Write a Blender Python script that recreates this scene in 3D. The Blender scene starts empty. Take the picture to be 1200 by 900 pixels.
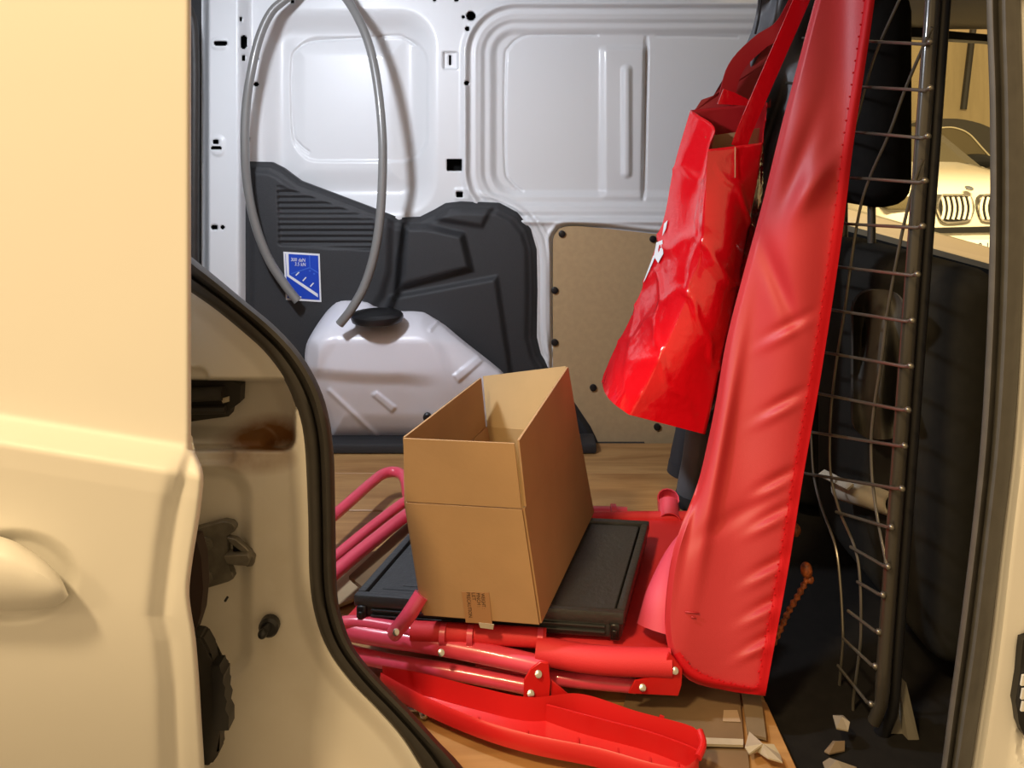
import bpy, bmesh, math, random
import numpy as np
from mathutils import Vector, noise, Matrix
random.seed(7)
S = bpy.context.scene
COL = S.collection
PI = math.pi
# ------------------------------------------------------------------ camera, world, lights, exposure
F, HY, CZ = 900.0, 170.0, 1.445            # focal length in pixels, horizon row, eye height
cam = bpy.data.cameras.new('camera'); camo = bpy.data.objects.new('camera', cam); COL.objects.link(camo)
camo.location = (0, 0, CZ); camo.rotation_euler = (PI/2, 0, 0)
cam.sensor_fit = 'HORIZONTAL'; cam.sensor_width = 36; cam.lens = 36*F/1200
cam.shift_y = -(450-HY)/1200; cam.clip_start = 0.05
S.camera = camo

W = bpy.data.worlds.new('world'); S.world = W; W.use_nodes = True
bg = W.node_tree.nodes['Background']; bg.inputs[0].default_value = (1.0, 0.69, 0.36, 1); bg.inputs[1].default_value = 0.76

def area(name, loc, target, size, power, color, sy=None):
    l = bpy.data.lights.new(name, 'AREA'); l.energy = power; l.color = color; l.size = size
    if sy: l.shape = 'RECTANGLE'; l.size_y = sy
    o = bpy.data.objects.new(name, l); COL.objects.link(o); o.location = loc
    o.rotation_euler = (Vector(target)-Vector(loc)).to_track_quat('-Z', 'Y').to_euler()
    return o
area('garage_lamp', (-4.2, -2.9, 4.1), (-0.1, 1.1, 1.0), 1.0, 55, (1.0, 0.72, 0.38))
area('garage_lamp_above', (-1.45, -0.95, 4.0), (0.1, 1.2, 0.8), 0.4, 118, (1.0, 0.72, 0.38), 0.3)
area('added_car_light', (3.2, 4.0, 3.4), (4.8, 9.5, 1.2), 1.0, 950, (1.0, 0.72, 0.36), 0.4)  # added light, brightens the pale car and the wall behind it
area('added_sill_light', (2.6, 4.2, 3.7), (2.3, 3.6, 0.0), 0.8, 120, (1.0, 0.72, 0.36))  # added light from above, brightens the far window sill
area('cargo_lamp', (-0.62, 1.18, 1.90), (-0.10, 2.2, 0.95), 0.10, 15.5, (0.85, 0.90, 1.0))
S.view_settings.view_transform = 'Standard'; S.view_settings.look = 'None'
S.view_settings.exposure = -0.08; S.view_settings.gamma = 1.0; S.view_settings.use_curve_mapping = False

# ------------------------------------------------------------------ helpers
def P(px, py, Y): return Vector(((px-600)/F*Y, Y, CZ-(py-HY)/F*Y))
def PZ(px, py, z):                          # the point at height z seen at that pixel
    Y = (CZ-z)*F/(py-HY); return P(px, py, Y)
MATS = {}
def mat(name, col, rough=0.5, metal=0.0, spec=0.5, coat=0.0, var=0.0, scale=20, bump=0.0, bscale=200, stretch=None, col2=None, trans=0.0, sheen=0.0, detail=4):
    if name in MATS: return MATS[name]
    m = bpy.data.materials.new(name); m.use_nodes = True; MATS[name] = m
    nt = m.node_tree; b = nt.nodes['Principled BSDF']
    b.inputs['Base Color'].default_value = (*col, 1); b.inputs['Roughness'].default_value = rough
    b.inputs['Metallic'].default_value = metal; b.inputs['Specular IOR Level'].default_value = spec
    b.inputs['Coat Weight'].default_value = coat; b.inputs['Coat Roughness'].default_value = 0.06
    b.inputs['Transmission Weight'].default_value = trans; b.inputs['Sheen Weight'].default_value = sheen
    tc = nt.nodes.new('ShaderNodeTexCoord'); mp = nt.nodes.new('ShaderNodeMapping')
    nt.links.new(tc.outputs['Object'], mp.inputs[0])
    if stretch: mp.inputs['Scale'].default_value = stretch
    if var or col2:
        n = nt.nodes.new('ShaderNodeTexNoise'); n.inputs['Scale'].default_value = scale; n.inputs['Detail'].default_value = detail
        nt.links.new(mp.outputs[0], n.inputs[0])
        r = nt.nodes.new('ShaderNodeValToRGB'); r.color_ramp.elements[0].position = 0.35; r.color_ramp.elements[1].position = 0.68
        c2 = col2 or tuple(c*(1-var) for c in col)
        r.color_ramp.elements[0].color = (*c2, 1); r.color_ramp.elements[1].color = (*col, 1)
        nt.links.new(n.outputs[0], r.inputs[0]); nt.links.new(r.outputs[0], b.inputs['Base Color'])
    if bump:
        n2 = nt.nodes.new('ShaderNodeTexNoise'); n2.inputs['Scale'].default_value = bscale; n2.inputs['Detail'].default_value = 3
        nt.links.new(mp.outputs[0], n2.inputs[0])
        bp = nt.nodes.new('ShaderNodeBump'); bp.inputs['Strength'].default_value = bump; bp.inputs['Distance'].default_value = 0.004
        nt.links.new(n2.outputs[0], bp.inputs['Height']); nt.links.new(bp.outputs[0], b.inputs['Normal'])
    return m
paint = mat('van_paint', (0.80, 0.785, 0.74), 0.45, spec=0.4, var=0.03, scale=3)
inpaint = mat('inner_paint', (0.74, 0.75, 0.76), 0.38, coat=0.15)
jambpaint = mat('jamb_paint', (0.74, 0.71, 0.65), 0.45, col2=(0.60, 0.55, 0.46), scale=6, detail=8)
black = mat('black_void', (0.006, 0.006, 0.006), 0.9, spec=0.1)
trimm = mat('trim_plastic', (0.030, 0.031, 0.034), 0.62, var=0.15, scale=300, bump=0.25, bscale=600)
rubber = mat('rubber', (0.035, 0.031, 0.027), 0.55, var=0.2, scale=40)
rubber2 = mat('worn_rubber', (0.11, 0.105, 0.095), 0.5, var=0.2, scale=30)
board = mat('hardboard', (0.52, 0.36, 0.19), 0.6, var=0.08, scale=60, bump=0.05)
card = mat('cardboard', (0.44, 0.27, 0.13), 0.75, var=0.10, scale=9, bump=0.04, bscale=150)
cardin = mat('cardboard_inside', (0.56, 0.40, 0.20), 0.8, var=0.06, scale=14)
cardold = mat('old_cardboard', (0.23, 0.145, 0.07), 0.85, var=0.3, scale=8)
tankm = mat('tank_plastic', (0.76, 0.75, 0.80), 0.32, coat=0.1)
capm = mat('black_plastic', (0.012, 0.012, 0.013), 0.38)
hosem = mat('hose', (0.20, 0.195, 0.185), 0.30, coat=0.4)
redtube = mat('red_lacquer', (0.78, 0.075, 0.13), 0.3, coat=0.4)
redplastic = mat('red_plastic', (0.62, 0.016, 0.016), 0.32)
redcloth = mat('red_textile', (0.70, 0.03, 0.04), 0.62, bump=0.2, bscale=900)
redcover = mat('red_coated_cloth', (0.50, 0.026, 0.034), 0.5, bump=0.08, bscale=700, var=0.08, scale=5)
redpipe = mat('red_piping', (0.56, 0.003, 0.010), 0.6, spec=0.3)
redbag = mat('red_foil', (0.70, 0.004, 0.010), 0.15, coat=0.7, bump=0.25, bscale=70)
redbagin = mat('red_foil_inside', (0.38, 0.008, 0.012), 0.4)
cratem = mat('crate_plastic', (0.040, 0.043, 0.046), 0.36, bump=0.3, bscale=120)
greycloth = mat('grey_cloth', (0.12, 0.125, 0.135), 0.5, bump=0.2, bscale=500)
charcoal = mat('charcoal_cloth', (0.035, 0.037, 0.042), 0.6)
wirem = mat('black_wire', (0.20, 0.185, 0.155), 0.32, metal=0.75)
postm = mat('post_lacquer', (0.034, 0.030, 0.023), 0.28, coat=0.6)
seatm = mat('seat_cloth', (0.009, 0.008, 0.007), 0.9, spec=0.2, var=0.3, scale=60)
seatm2 = mat('seat_side_cloth', (0.015, 0.014, 0.011), 0.85, spec=0.25, var=0.2, scale=60)
steel = mat('steel', (0.62, 0.60, 0.56), 0.25, metal=1.0)
striker = mat('grey_steel', (0.20, 0.185, 0.155), 0.45, metal=0.4, var=0.3, scale=60)
paperm = mat('paper', (0.48, 0.42, 0.31), 0.8, var=0.15, scale=30)
headl = mat('headliner', (0.30, 0.27, 0.21), 0.9)
whitei = mat('white_ink', (0.80, 0.80, 0.82), 0.5)
bluei = mat('blue_ink', (0.012, 0.06, 0.48), 0.4)
lightblue = mat('light_blue_ink', (0.05, 0.14, 0.62), 0.4)
inkm = mat('black_ink', (0.02, 0.012, 0.01), 0.7)
chrome = mat('chrome', (0.85, 0.83, 0.78), 0.12, metal=1.0)
darkpaint = mat('dark_car_paint', (0.05, 0.045, 0.035), 0.2, coat=0.6)
glassdark = mat('tinted_glass', (0.10, 0.085, 0.05), 0.08)
concrete = mat('concrete', (0.30, 0.28, 0.25), 0.85, var=0.3, scale=5, bump=0.2, bscale=60)
gwall = mat('garage_plaster', (0.62, 0.50, 0.29), 0.9, var=0.1, scale=2.5, stretch=(6, 1, .6))
rustrod = mat('orange_cord', (0.50, 0.13, 0.03), 0.5, col2=(0.12, 0.03, 0.01), scale=120)

def wood(name, c1, c2):
    m = bpy.data.materials.new(name); m.use_nodes = True; nt = m.node_tree; b = nt.nodes['Principled BSDF']
    tc = nt.nodes.new('ShaderNodeTexCoord'); mp = nt.nodes.new('ShaderNodeMapping'); mp.inputs['Scale'].default_value = (1.6, 14, 14)
    oi = nt.nodes.new('ShaderNodeObjectInfo'); ad = nt.nodes.new('ShaderNodeVectorMath'); ad.operation = 'ADD'
    cb = nt.nodes.new('ShaderNodeCombineXYZ'); mu = nt.nodes.new('ShaderNodeMath'); mu.operation = 'MULTIPLY'; mu.inputs[1].default_value = 37
    nt.links.new(oi.outputs['Random'], mu.inputs[0]); nt.links.new(mu.outputs[0], cb.inputs[0]); nt.links.new(mu.outputs[0], cb.inputs[1])
    nt.links.new(tc.outputs['Object'], ad.inputs[0]); nt.links.new(cb.outputs[0], ad.inputs[1]); nt.links.new(ad.outputs[0], mp.inputs[0])
    n = nt.nodes.new('ShaderNodeTexNoise'); n.inputs['Scale'].default_value = 2.2; n.inputs['Detail'].default_value = 8; n.inputs['Distortion'].default_value = 0.8
    nt.links.new(mp.outputs[0], n.inputs[0])
    r = nt.nodes.new('ShaderNodeValToRGB'); r.color_ramp.elements[0].position = 0.3; r.color_ramp.elements[1].position = 0.72
    r.color_ramp.elements[0].color = (*c1, 1); r.color_ramp.elements[1].color = (*c2, 1)
    nt.links.new(n.outputs[0], r.inputs[0]); nt.links.new(r.outputs[0], b.inputs['Base Color'])
    b.inputs['Roughness'].default_value = 0.45
    return m
woodm = wood('floor_wood', (0.32, 0.155, 0.052), (0.52, 0.30, 0.115))

def link(name, me, m=None, parent=None, kind=None, smooth=True):
    o = bpy.data.objects.new(name, me); COL.objects.link(o)
    if m:
        for x in (m if isinstance(m, (list, tuple)) else [m]): me.materials.append(x)
    if smooth: me.polygons.foreach_set('use_smooth', [True]*len(me.polygons))
    if parent: o.parent = parent
    if kind: o['kind'] = kind
    return o
def obj(name, bm, m=None, parent=None, kind=None, smooth=True, sharp=40):
    bmesh.ops.recalc_face_normals(bm, faces=bm.faces)
    if smooth:
        lim = math.radians(sharp)
        for e in bm.edges:
            if len(e.link_faces) == 2 and e.calc_face_angle(0) > lim: e.smooth = False
    me = bpy.data.meshes.new(name); bm.to_mesh(me); bm.free()
    return link(name, me, m, parent, kind, smooth)
def thing(name, label, cat, loc=(0, 0, 0), group=None):
    o = bpy.data.objects.new(name, None); COL.objects.link(o); o.location = loc; o.empty_display_size = 0.05
    o['label'] = label; o['category'] = cat
    if group: o['group'] = group
    return o
def tag(o, label, cat, group=None):
    o['label'] = label; o['category'] = cat
    if group: o['group'] = group
    return o
def local(o, root):                        # keep world placement although the Empty is moved
    o.parent = root; o.matrix_parent_inverse = Matrix.Translation(root.location).inverted(); return o
def at_root(root):
    for c in list(root.children):
        c.matrix_parent_inverse = Matrix.Translation(root.location).inverted()

def box(bm, lo, hi, bev=0.0, seg=2, M=None):
    r = bmesh.ops.create_cube(bm, size=1.0); vs = r['verts']
    lo, hi = Vector(lo), Vector(hi)
    for v in vs: v.co = Vector(((lo.x+hi.x)/2+v.co.x*(hi.x-lo.x), (lo.y+hi.y)/2+v.co.y*(hi.y-lo.y), (lo.z+hi.z)/2+v.co.z*(hi.z-lo.z)))
    if bev:
        es = list({e for v in vs for e in v.link_edges})
        r2 = bmesh.ops.bevel(bm, geom=es, offset=bev, segments=seg, affect='EDGES', profile=0.5)
        vs = list({v for f in r2['faces'] for v in f.verts} | {v for v in vs if v.is_valid})
    if M is not None:
        for v in vs: v.co = M @ v.co
    return vs
def catmull(pts, n):
    pts = [Vector(p) for p in pts]
    if len(pts) == 2: return [pts[0].lerp(pts[1], i/(n-1)) for i in range(n)]
    q = [pts[0]*2-pts[1]]+pts+[pts[-1]*2-pts[-2]]
    L = [0]
    for i in range(len(pts)-1): L.append(L[-1]+(pts[i+1]-pts[i]).length)
    out = []
    for k in range(n):
        s = L[-1]*k/(n-1); i = 0
        while i < len(pts)-2 and s > L[i+1]: i += 1
        t = (s-L[i])/max(1e-9, L[i+1]-L[i]); p0, p1, p2, p3 = q[i:i+4]
        out.append(0.5*((2*p1)+(p2-p0)*t+(2*p0-5*p1+4*p2-p3)*t*t+(3*p1-p0-3*p2+p3)*t**3))
    return out
def tube(bm, pts, r, seg=12, cap=True, rf=None, squash=None):
    pts = [Vector(p) for p in pts]; rings = []; nrm = None
    for i, p in enumerate(pts):
        t = (pts[min(i+1, len(pts)-1)]-pts[max(i-1, 0)]).normalized()
        if nrm is None:
            a = Vector((0, 0, 1)) if abs(t.z) < 0.9 else Vector((0, 1, 0)); nrm = (a-t*a.dot(t)).normalized()
        else: nrm = (nrm-t*nrm.dot(t)).normalized()
        bi = t.cross(nrm); rr = rf(i/(len(pts)-1)) if rf else r; sq = squash or 1.0
        rings.append([bm.verts.new(p+(nrm*math.cos(2*PI*k/seg)*sq+bi*math.sin(2*PI*k/seg))*rr) for k in range(seg)])
    for a, b in zip(rings, rings[1:]):
        for k in range(seg): bm.faces.new((a[k], a[(k+1) % seg], b[(k+1) % seg], b[k]))
    if cap: bm.faces.new(rings[0][::-1]); bm.faces.new(rings[-1])
    return rings
def hollow(bm, pts, r, wall=0.0025, seg=14):           # open-ended pipe
    A = tube(bm, pts, r, seg, False); B = tube(bm, pts, r-wall, seg, False)
    for i in (0, -1):
        for k in range(seg): bm.faces.new((A[i][k], A[i][(k+1) % seg], B[i][(k+1) % seg], B[i][k]))
def prism(bm, poly, d):                                # poly: Vectors in a plane, d: thickness vector
    a = [bm.verts.new(p) for p in poly]; b = [bm.verts.new(Vector(p)+Vector(d)) for p in poly]; n = len(a)
    bm.faces.new(a); bm.faces.new(b[::-1])
    for i in range(n): bm.faces.new((a[i], b[i], b[(i+1) % n], a[(i+1) % n]))
def slab(bm, q, t):                                    # four corners, thickness t
    q = [Vector(p) for p in q]; n = (q[1]-q[0]).cross(q[3]-q[0]).normalized()*t; prism(bm, q, n)
def disc(bm, c, axis, r, h, seg=20, dome=0.0):
    axis = Vector(axis).normalized(); c = Vector(c); n = 3
    pts = [c, c+axis*h*0.75, c+axis*h]; tube(bm, pts, r, seg, True, rf=lambda t: r if t < 0.9 else r*(1-dome))
def ball(bm, c, r, u=14, v=9, sc=(1, 1, 1)):
    m = bmesh.ops.create_uvsphere(bm, u_segments=u, v_segments=v, radius=1.0)
    for w in m['verts']: w.co = Vector(c)+Vector((w.co.x*r*sc[0], w.co.y*r*sc[1], w.co.z*r*sc[2]))
    return m['verts']
# numpy distance tools, all in the plane of a panel, measured in its own unit
def smooth(x, a, b):
    t = np.clip((x-a)/(b-a), 0, 1); return t*t*(3-2*t)
def rbox(x, y, x0, y0, x1, y1, r):
    qx = np.abs(x-(x0+x1)/2)-(x1-x0)/2+r; qy = np.abs(y-(y0+y1)/2)-(y1-y0)/2+r
    return np.hypot(np.maximum(qx, 0), np.maximum(qy, 0))+np.minimum(np.maximum(qx, qy), 0)-r
def dline(x, y, pts):
    d = np.full(x.shape, 1e9)
    for (ax, ay), (bx, by) in zip(pts, pts[1:]):
        vx, vy = bx-ax, by-ay; t = np.clip(((x-ax)*vx+(y-ay)*vy)/(vx*vx+vy*vy), 0, 1)
        d = np.minimum(d, np.hypot(x-ax-t*vx, y-ay-t*vy))
    return d
def inpoly(x, y, pts):
    c = np.zeros(x.shape, bool); n = len(pts)
    for i in range(n):
        (ax, ay), (bx, by) = pts[i], pts[(i+1) % n]
        if ay == by: continue
        c ^= ((ay > y) != (by > y)) & (x < (bx-ax)*(y-ay)/(by-ay)+ax)
    return c
def sdpoly(x, y, pts): return dline(x, y, list(pts)+[pts[0]])*np.where(inpoly(x, y, pts), -1, 1)
def curve2(pts, n): return [(p.x, p.y) for p in catmull([(a, b, 0) for a, b in pts], n)]
def sheet(name, x0, x1, y0, y1, step, Yf, m, sdf=None, thick=0.0, matf=None, parent=None, kind=None):
    nx = int(round((x1-x0)/step))+1; ny = int(round((y1-y0)/step))+1
    gx, gy = np.meshgrid(np.linspace(x0, x1, nx), np.linspace(y0, y1, ny))
    keep = None
    if sdf is not None:
        d = sdf(gx, gy); e = 0.4
        dx = (sdf(gx+e, gy)-sdf(gx-e, gy))/(2*e); dy = (sdf(gx, gy+e)-sdf(gx, gy-e))/(2*e)
        sel = np.abs(d) < step*0.75
        gx = np.where(sel, gx-d*dx, gx); gy = np.where(sel, gy-d*dy, gy)
        inside = (d < step*0.75)
        keep = inside[:-1, :-1] & inside[1:, :-1] & inside[:-1, 1:] & inside[1:, 1:]
    Y = Yf(gx, gy)
    co = np.stack(((gx-600)/F*Y, Y, CZ-(gy-HY)/F*Y), -1).reshape(-1, 3)
    idx = np.arange(nx*ny).reshape(ny, nx)
    q = np.stack((idx[:-1, :-1], idx[1:, :-1], idx[1:, 1:], idx[:-1, 1:]), -1)
    cx = (gx[:-1, :-1]+gx[1:, 1:])/2; cy = (gy[:-1, :-1]+gy[1:, 1:])/2
    mi = matf(cx, cy) if matf else np.zeros(cx.shape, int)
    if keep is not None: q = q[keep]; mi = mi[keep]
    q = q.reshape(-1, 4); mi = mi.reshape(-1)
    if sdf is not None:
        fx, fy = gx.ravel()[q], gy.ravel()[q]
        ar = 0.5*np.abs((fx[:, 0]-fx[:, 2])*(fy[:, 1]-fy[:, 3])-(fx[:, 1]-fx[:, 3])*(fy[:, 0]-fy[:, 2])); ok = ar > 0.16*step*step; q = q[ok]; mi = mi[ok]
    used = np.unique(q); rem = np.full(nx*ny, -1); rem[used] = np.arange(len(used)); q = rem[q]; co = co[used]
    if thick:
        e = np.concatenate([q[:, [0, 1]], q[:, [1, 2]], q[:, [2, 3]], q[:, [3, 0]]])
        key = np.sort(e, 1); kk = key[:, 0].astype(np.int64)*len(co)+key[:, 1]
        u, inv, cnt = np.unique(kk, return_inverse=True, return_counts=True); be = e[cnt[inv] == 1]
        bv = np.unique(be); mp = np.full(len(co), -1); mp[bv] = len(co)+np.arange(len(bv)); mq = mp+len(bv)
        co = np.concatenate([co, co[bv], co[bv]+np.array([0, thick, 0])])
        q = np.concatenate([q, np.stack((mp[be[:, 1]], mp[be[:, 0]], mq[be[:, 0]], mq[be[:, 1]]), -1)]); mi = np.concatenate([mi, np.zeros(len(be), int)])
    me = bpy.data.meshes.new(name); nf = len(q)
    me.vertices.add(len(co)); me.vertices.foreach_set('co', co.ravel())
    me.loops.add(nf*4); me.loops.foreach_set('vertex_index', q.ravel().astype(np.int32))
    me.polygons.add(nf); me.polygons.foreach_set('loop_start', np.arange(0, nf*4, 4, dtype=np.int32))
    me.polygons.foreach_set('material_index', mi.astype(np.int32))
    me.update(calc_edges=True); me.validate()
    return link(name, me, m, parent, kind)
def ribbon(name, A, B, n, Yf, m, thick=0.0, parent=None):
    A = np.array(A); B = np.array(B); t = np.linspace(0, 1, n+1)[None, :, None]; g = A[:, None]*(1-t)+B[:, None]*t
    Y = Yf(g[..., 0], g[..., 1]); bm = bmesh.new()
    def rows(dy): return [[bm.verts.new(P(g[i, j, 0], g[i, j, 1], Y[i, j]+dy)) for j in range(n+1)] for i in range(len(A))]
    def skin(r):
        for a, b_ in zip(r, r[1:]):
            for j in range(n): bm.faces.new((a[j], a[j+1], b_[j+1], b_[j]))
    f = rows(0); skin(f)
    if thick:
        k = rows(thick); skin(k); per = lambda r: r[0]+[x[-1] for x in r[1:]]+r[-1][-2::-1]+[x[0] for x in r[-2:0:-1]]
        a, b_ = per(f), per(k)
        for i in range(len(a)): bm.faces.new((a[i], a[(i+1) % len(a)], b_[(i+1) % len(a)], b_[i]))
    return obj(name, bm, m, parent, sharp=50)
def text(name, s, size, M, m, parent, sx=1.0, depth=0.0004):
    c = bpy.data.curves.new(name, 'FONT'); c.body = s; c.size = size; c.extrude = depth; c.resolution_u = 2
    t = bpy.data.objects.new(name, c); COL.objects.link(t)
    me = bpy.data.meshes.new_from_object(t.evaluated_get(bpy.context.evaluated_depsgraph_get()))
    bpy.data.objects.remove(t); bpy.data.curves.remove(c)
    for v in me.vertices: v.co = M @ Vector((v.co.x*sx, v.co.y, v.co.z))
    o = link(name, me, m, None, None, False)
    o.parent = parent; return o
def frame(o, ex, ey):                                   # matrix with origin o and in-plane axes ex (right), ey (up)
    ex = Vector(ex).normalized(); ey = Vector(ey); ey = (ey-ex*ey.dot(ex)).normalized(); ez = ex.cross(ey)
    M = Matrix((ex, ey, ez)).transposed().to_4x4(); M.translation = o; return M

# ================================================================== SETTING
ZF = 0.57                                               # cargo floor height
# garage around the van
bm = bmesh.new(); box(bm, (-8, -6, -0.05), (14, 19, 0)); obj('floor', bm, concrete, kind='structure', smooth=False)
bm = bmesh.new(); box(bm, (-8, 16.2, 0), (20, 16.4, 5.5)); obj('wall_back', bm, gwall, kind='structure', smooth=False)

# cargo floor with separate boards
cf = bpy.data.objects.new('floor_cargo', None); COL.objects.link(cf); cf['kind'] = 'structure'
ys = [1.03, 1.21, 1.42, 1.63, 1.84, 2.05, 2.26]
for i in range(6):
    bm = bmesh.new(); box(bm, (-1.0, ys[i]+0.001, ZF-0.012), (0.40 if i < 4 else 0.60, ys[i+1]-0.002, ZF-(0.0015 if i % 2 else 0)), 0.0015, 1)
    obj('plank', bm, woodm, cf, smooth=False)
bm = bmesh.new(); box(bm, (-1.0, 1.0, ZF-0.06), (0.395, 2.34, ZF-0.0125)); obj('subfloor', bm, trimm, cf, smooth=False)
bm = bmesh.new(); box(bm, (0.401, 0.98, ZF-0.09), (1.9, 1.63, ZF-0.013), 0.004); box(bm, (0.401, 1.63, ZF-0.09), (1.9, 2.34, ZF-0.02), 0.004)
obj('floor_cab', bm, seatm, kind='structure')
bm = bmesh.new(); box(bm, (-1.2, 0.93, ZF-0.10), (1.9, 1.03, ZF-0.02), 0.006); obj('trim_sill', bm, rubber, kind='structure')

# far side wall of the cargo bay: one pressed panel
YW = 2.30
TR = [(283, 200), (286, 189), (318, 190), (332, 197), (352, 212), (400, 230), (445, 247), (468, 255), (492, 254), (508, 246), (522, 238), (540, 236), (585, 238), (606, 249), (622, 268), (629, 292), (630, 340), (629, 395), (634, 415), (650, 440), (672, 470), (692, 500), (703, 523), (703, 560), (283, 560)]
RAIL = curve2([(520, 226), (572, 229), (606, 243), (628, 268), (637, 300), (638, 390), (645, 418), (672, 452), (696, 485), (713, 522), (716, 560)], 70)
SEAMA = curve2([(362, 178), (350, 168), (343, 150), (342, 75), (348, 58), (364, 49), (400, 46), (460, 42), (474, 44), (488, 54)], 50)
SEAMB = curve2([(612, 224), (598, 212), (592, 190), (592, 75), (597, 55), (612, 43), (636, 41), (700, 41)], 50)
WP = curve2([(646, 560), (645, 420), (645, 300), (646, 278), (653, 266), (668, 262), (700, 264), (800, 274), (980, 285)], 60)+[(980, 560)]
HOLES = [(519, 61, 536, 81, 1.5, .014), (526.5, 65, 528.5, 76, .8, .05), (524, 187, 541, 200, .8, .05), (535, 225, 542, 231, .8, .04),
         (547, 13.5, 557, 24, 5, .05), (544.5, 95, 549, 99.5, 2, .04), (545.5, 31.5, 550, 36, 2, .04), (541.5, 18.5, 544.5, 21.5, 1.5, .04),
         (341, 0, 345, 4, 2, .04), (508, -2, 511, 1.5, 1.5, .04), (533, -2, 537, 1.5, 1.5, .04),
         (251, 48.5, 266, 53, 1.5, .04), (250, 164, 256, 168.5, 2, .04), (248, 172, 259, 175, 1, .04), (248, 264, 255, 269, 2, .04), (259, 264.5, 263, 268.5, 2, .04),
         (282.5, 42, 289, 57, 3, .05), (284, 65, 287, 71, 1.5, .04), (281, 20, 283.5, 25, 1, .04), (299, 65, 303, 71, 1.8, .04), (298, 96.5, 303, 101, 2, .04), (290, 161, 292.5, 165, 1, .04)]
def wallY(x, y):
    h = np.zeros(x.shape)                                # metres towards the cargo bay
    h += 0.055*(1-smooth(x, 277, 296))                   # rear corner post
    h -= 0.05*(1-smooth(x, 238, 246))
    for (x0, y0, x1, y1, r) in ((247, 43, 267, 59, 7), (247, 158, 264, 184, 8)): h += 0.004*smooth(-rbox(x, y, x0, y0, x1, y1, r), -1, 4)
    a = rbox(x, y, 299, 8, 514, 256, 46)
    h -= 0.040*smooth(-a, 0, 34)*smooth(x, 296, 305)
    h += 0.010*smooth(-a, 34, 60)
    ina = rbox(x, y, 342, 43, 502, 190, 32)
    h -= 0.008*np.exp(-(dline(x, y, SEAMA)/1.2)**2)
    h -= 0.006*smooth(-ina, -1, 3)
    b = rbox(x, y, 543, 2, 960, 262, 62)
    h += 0.010*np.exp(-((b+2)/3.5)**2) - 0.016*smooth(-b, 2, 9)
    h += 0.004*np.exp(-((b+14)/3)**2) - 0.012*smooth(-b, 19, 26)
    h -= 0.016*smooth(-b, 30, 40)
    h -= 0.006*np.exp(-(dline(x, y, SEAMB)/1.4)**2)
    # vertical bead and folded edge
    col = smooth(x, 700, 712)*(1-smooth(x, 753.5, 756.5))*smooth(y, 52, 60)*(1-smooth(y, 222, 236))
    h += 0.012*col
    h += 0.013*smooth(-rbox(x, y, 727, 75, 742, 210, 7), 0, 6)
    h -= 0.020*np.exp(-((x-757.5+(y-40)*0.02)/2.0)**2)*smooth(y, 38, 60)*(1-smooth(y, 225, 238))
    h -= 0.004*np.exp(-(dline(x, y, [(770, 42), (864, 44)])/1.4)**2)
    # belt and the rails round the trim and board
    dr = dline(x, y, RAIL)
    h += 0.010*np.exp(-((dr-1)/2.6)**2)*smooth(x, 540, 600) + 0.006*np.exp(-((dr-7.5)/2.2)**2)*smooth(y, 240, 262)
    wp = sdpoly(x, y, WP)
    h += 0.006*np.exp(-((wp-3)/2.2)**2); h -= 0.012*smooth(-wp, -1, 2)
    for (x0, y0, x1, y1, r, dep) in HOLES: h -= dep*smooth(-rbox(x, y, x0, y0, x1, y1, r), -0.6, 0.7)
    d = rbox(x, y, 531, 219, 552, 236, 4); h += 0.003*smooth(-d, 0, 3)
    return YW-h
def wallmat(x, y):
    m = np.zeros(x.shape, int)
    for (x0, y0, x1, y1, r, dep) in HOLES:
        if dep > 0.02: m[rbox(x, y, x0, y0, x1, y1, r) < 0.3] = 1
    return m
farwall = sheet('wall_far', 236, 980, -75, 545, 1.25, wallY, [inpaint, black], matf=wallmat, kind='structure')
bm = bmesh.new(); box(bm, (-1.05, 2.44, 0.3), (1.0, 2.47, 2.0)); obj('wall_outer', bm, paint, kind='structure', smooth=False)
bm = bmesh.new()
for p, q in (((392, 3), (404, 3)),): pass
# square pressing of the catch in the square hole
bm.free()

# hardboard panel with push clips, part of the wall
hb = sheet('hardboard_panel', 640, 970, 255, 548, 3, lambda x, y: np.full(x.shape, YW-0.002), board, sdf=lambda x, y: sdpoly(x, y, WP)+3.0, thick=0.006, parent=farwall)
for (cx, cy) in ((658.5, 274), (765, 280), (650, 340), (650, 401), (695, 454), (770, 500)):
    bm = bmesh.new(); c = P(cx, cy, YW-0.003); disc(bm, c, (0, -1, 0), 0.0105, 0.006, 16, 0.35); obj('push_clip', bm, capm, hb)

# charcoal moulded trim over the wheel housing
TL = [(283, 200), (322, 215), (410, 262)]
GR = [(324, 217), (336, 219), (440, 257), (440, 294), (326, 289)]
RIDGE = curve2([(300, 204), (318, 205), (336, 215), (360, 229), (405, 247), (448, 263), (470, 268), (500, 266), (526, 256), (560, 262), (572, 272)], 50)
def trimY(x, y):
    d = -sdpoly(x, y, TR); h = 0.022*smooth(d, 0, 7)+0.010*smooth(d, 8, 16)
    g = sdpoly(x, y, GR)
    h -= 0.012*smooth(-g, 0, 3)*np.where(np.sin((y-217)*2*PI/6.6) > 0.1, 1, 0.25)
    h -= 0.014*smooth(-dline(x, y, [(466, 262), (464, 320), (455, 350), (446, 362)]), -14, -3)
    bx = [(472, 262), (500, 262), (545, 272), (556, 318), (462, 342), (464, 300)]
    h += 0.030*smooth(-sdpoly(x, y, bx), -1, 9)
    b2 = [(456, 346), (584, 322), (606, 470), (400, 470)]
    h += 0.016*smooth(-sdpoly(x, y, b2), -1, 7)
    b3 = [(526, 240), (580, 241), (566, 268), (505, 258)]
    h += 0.012*smooth(-sdpoly(x, y, b3), -1, 6)
    return YW-0.006-h
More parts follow.
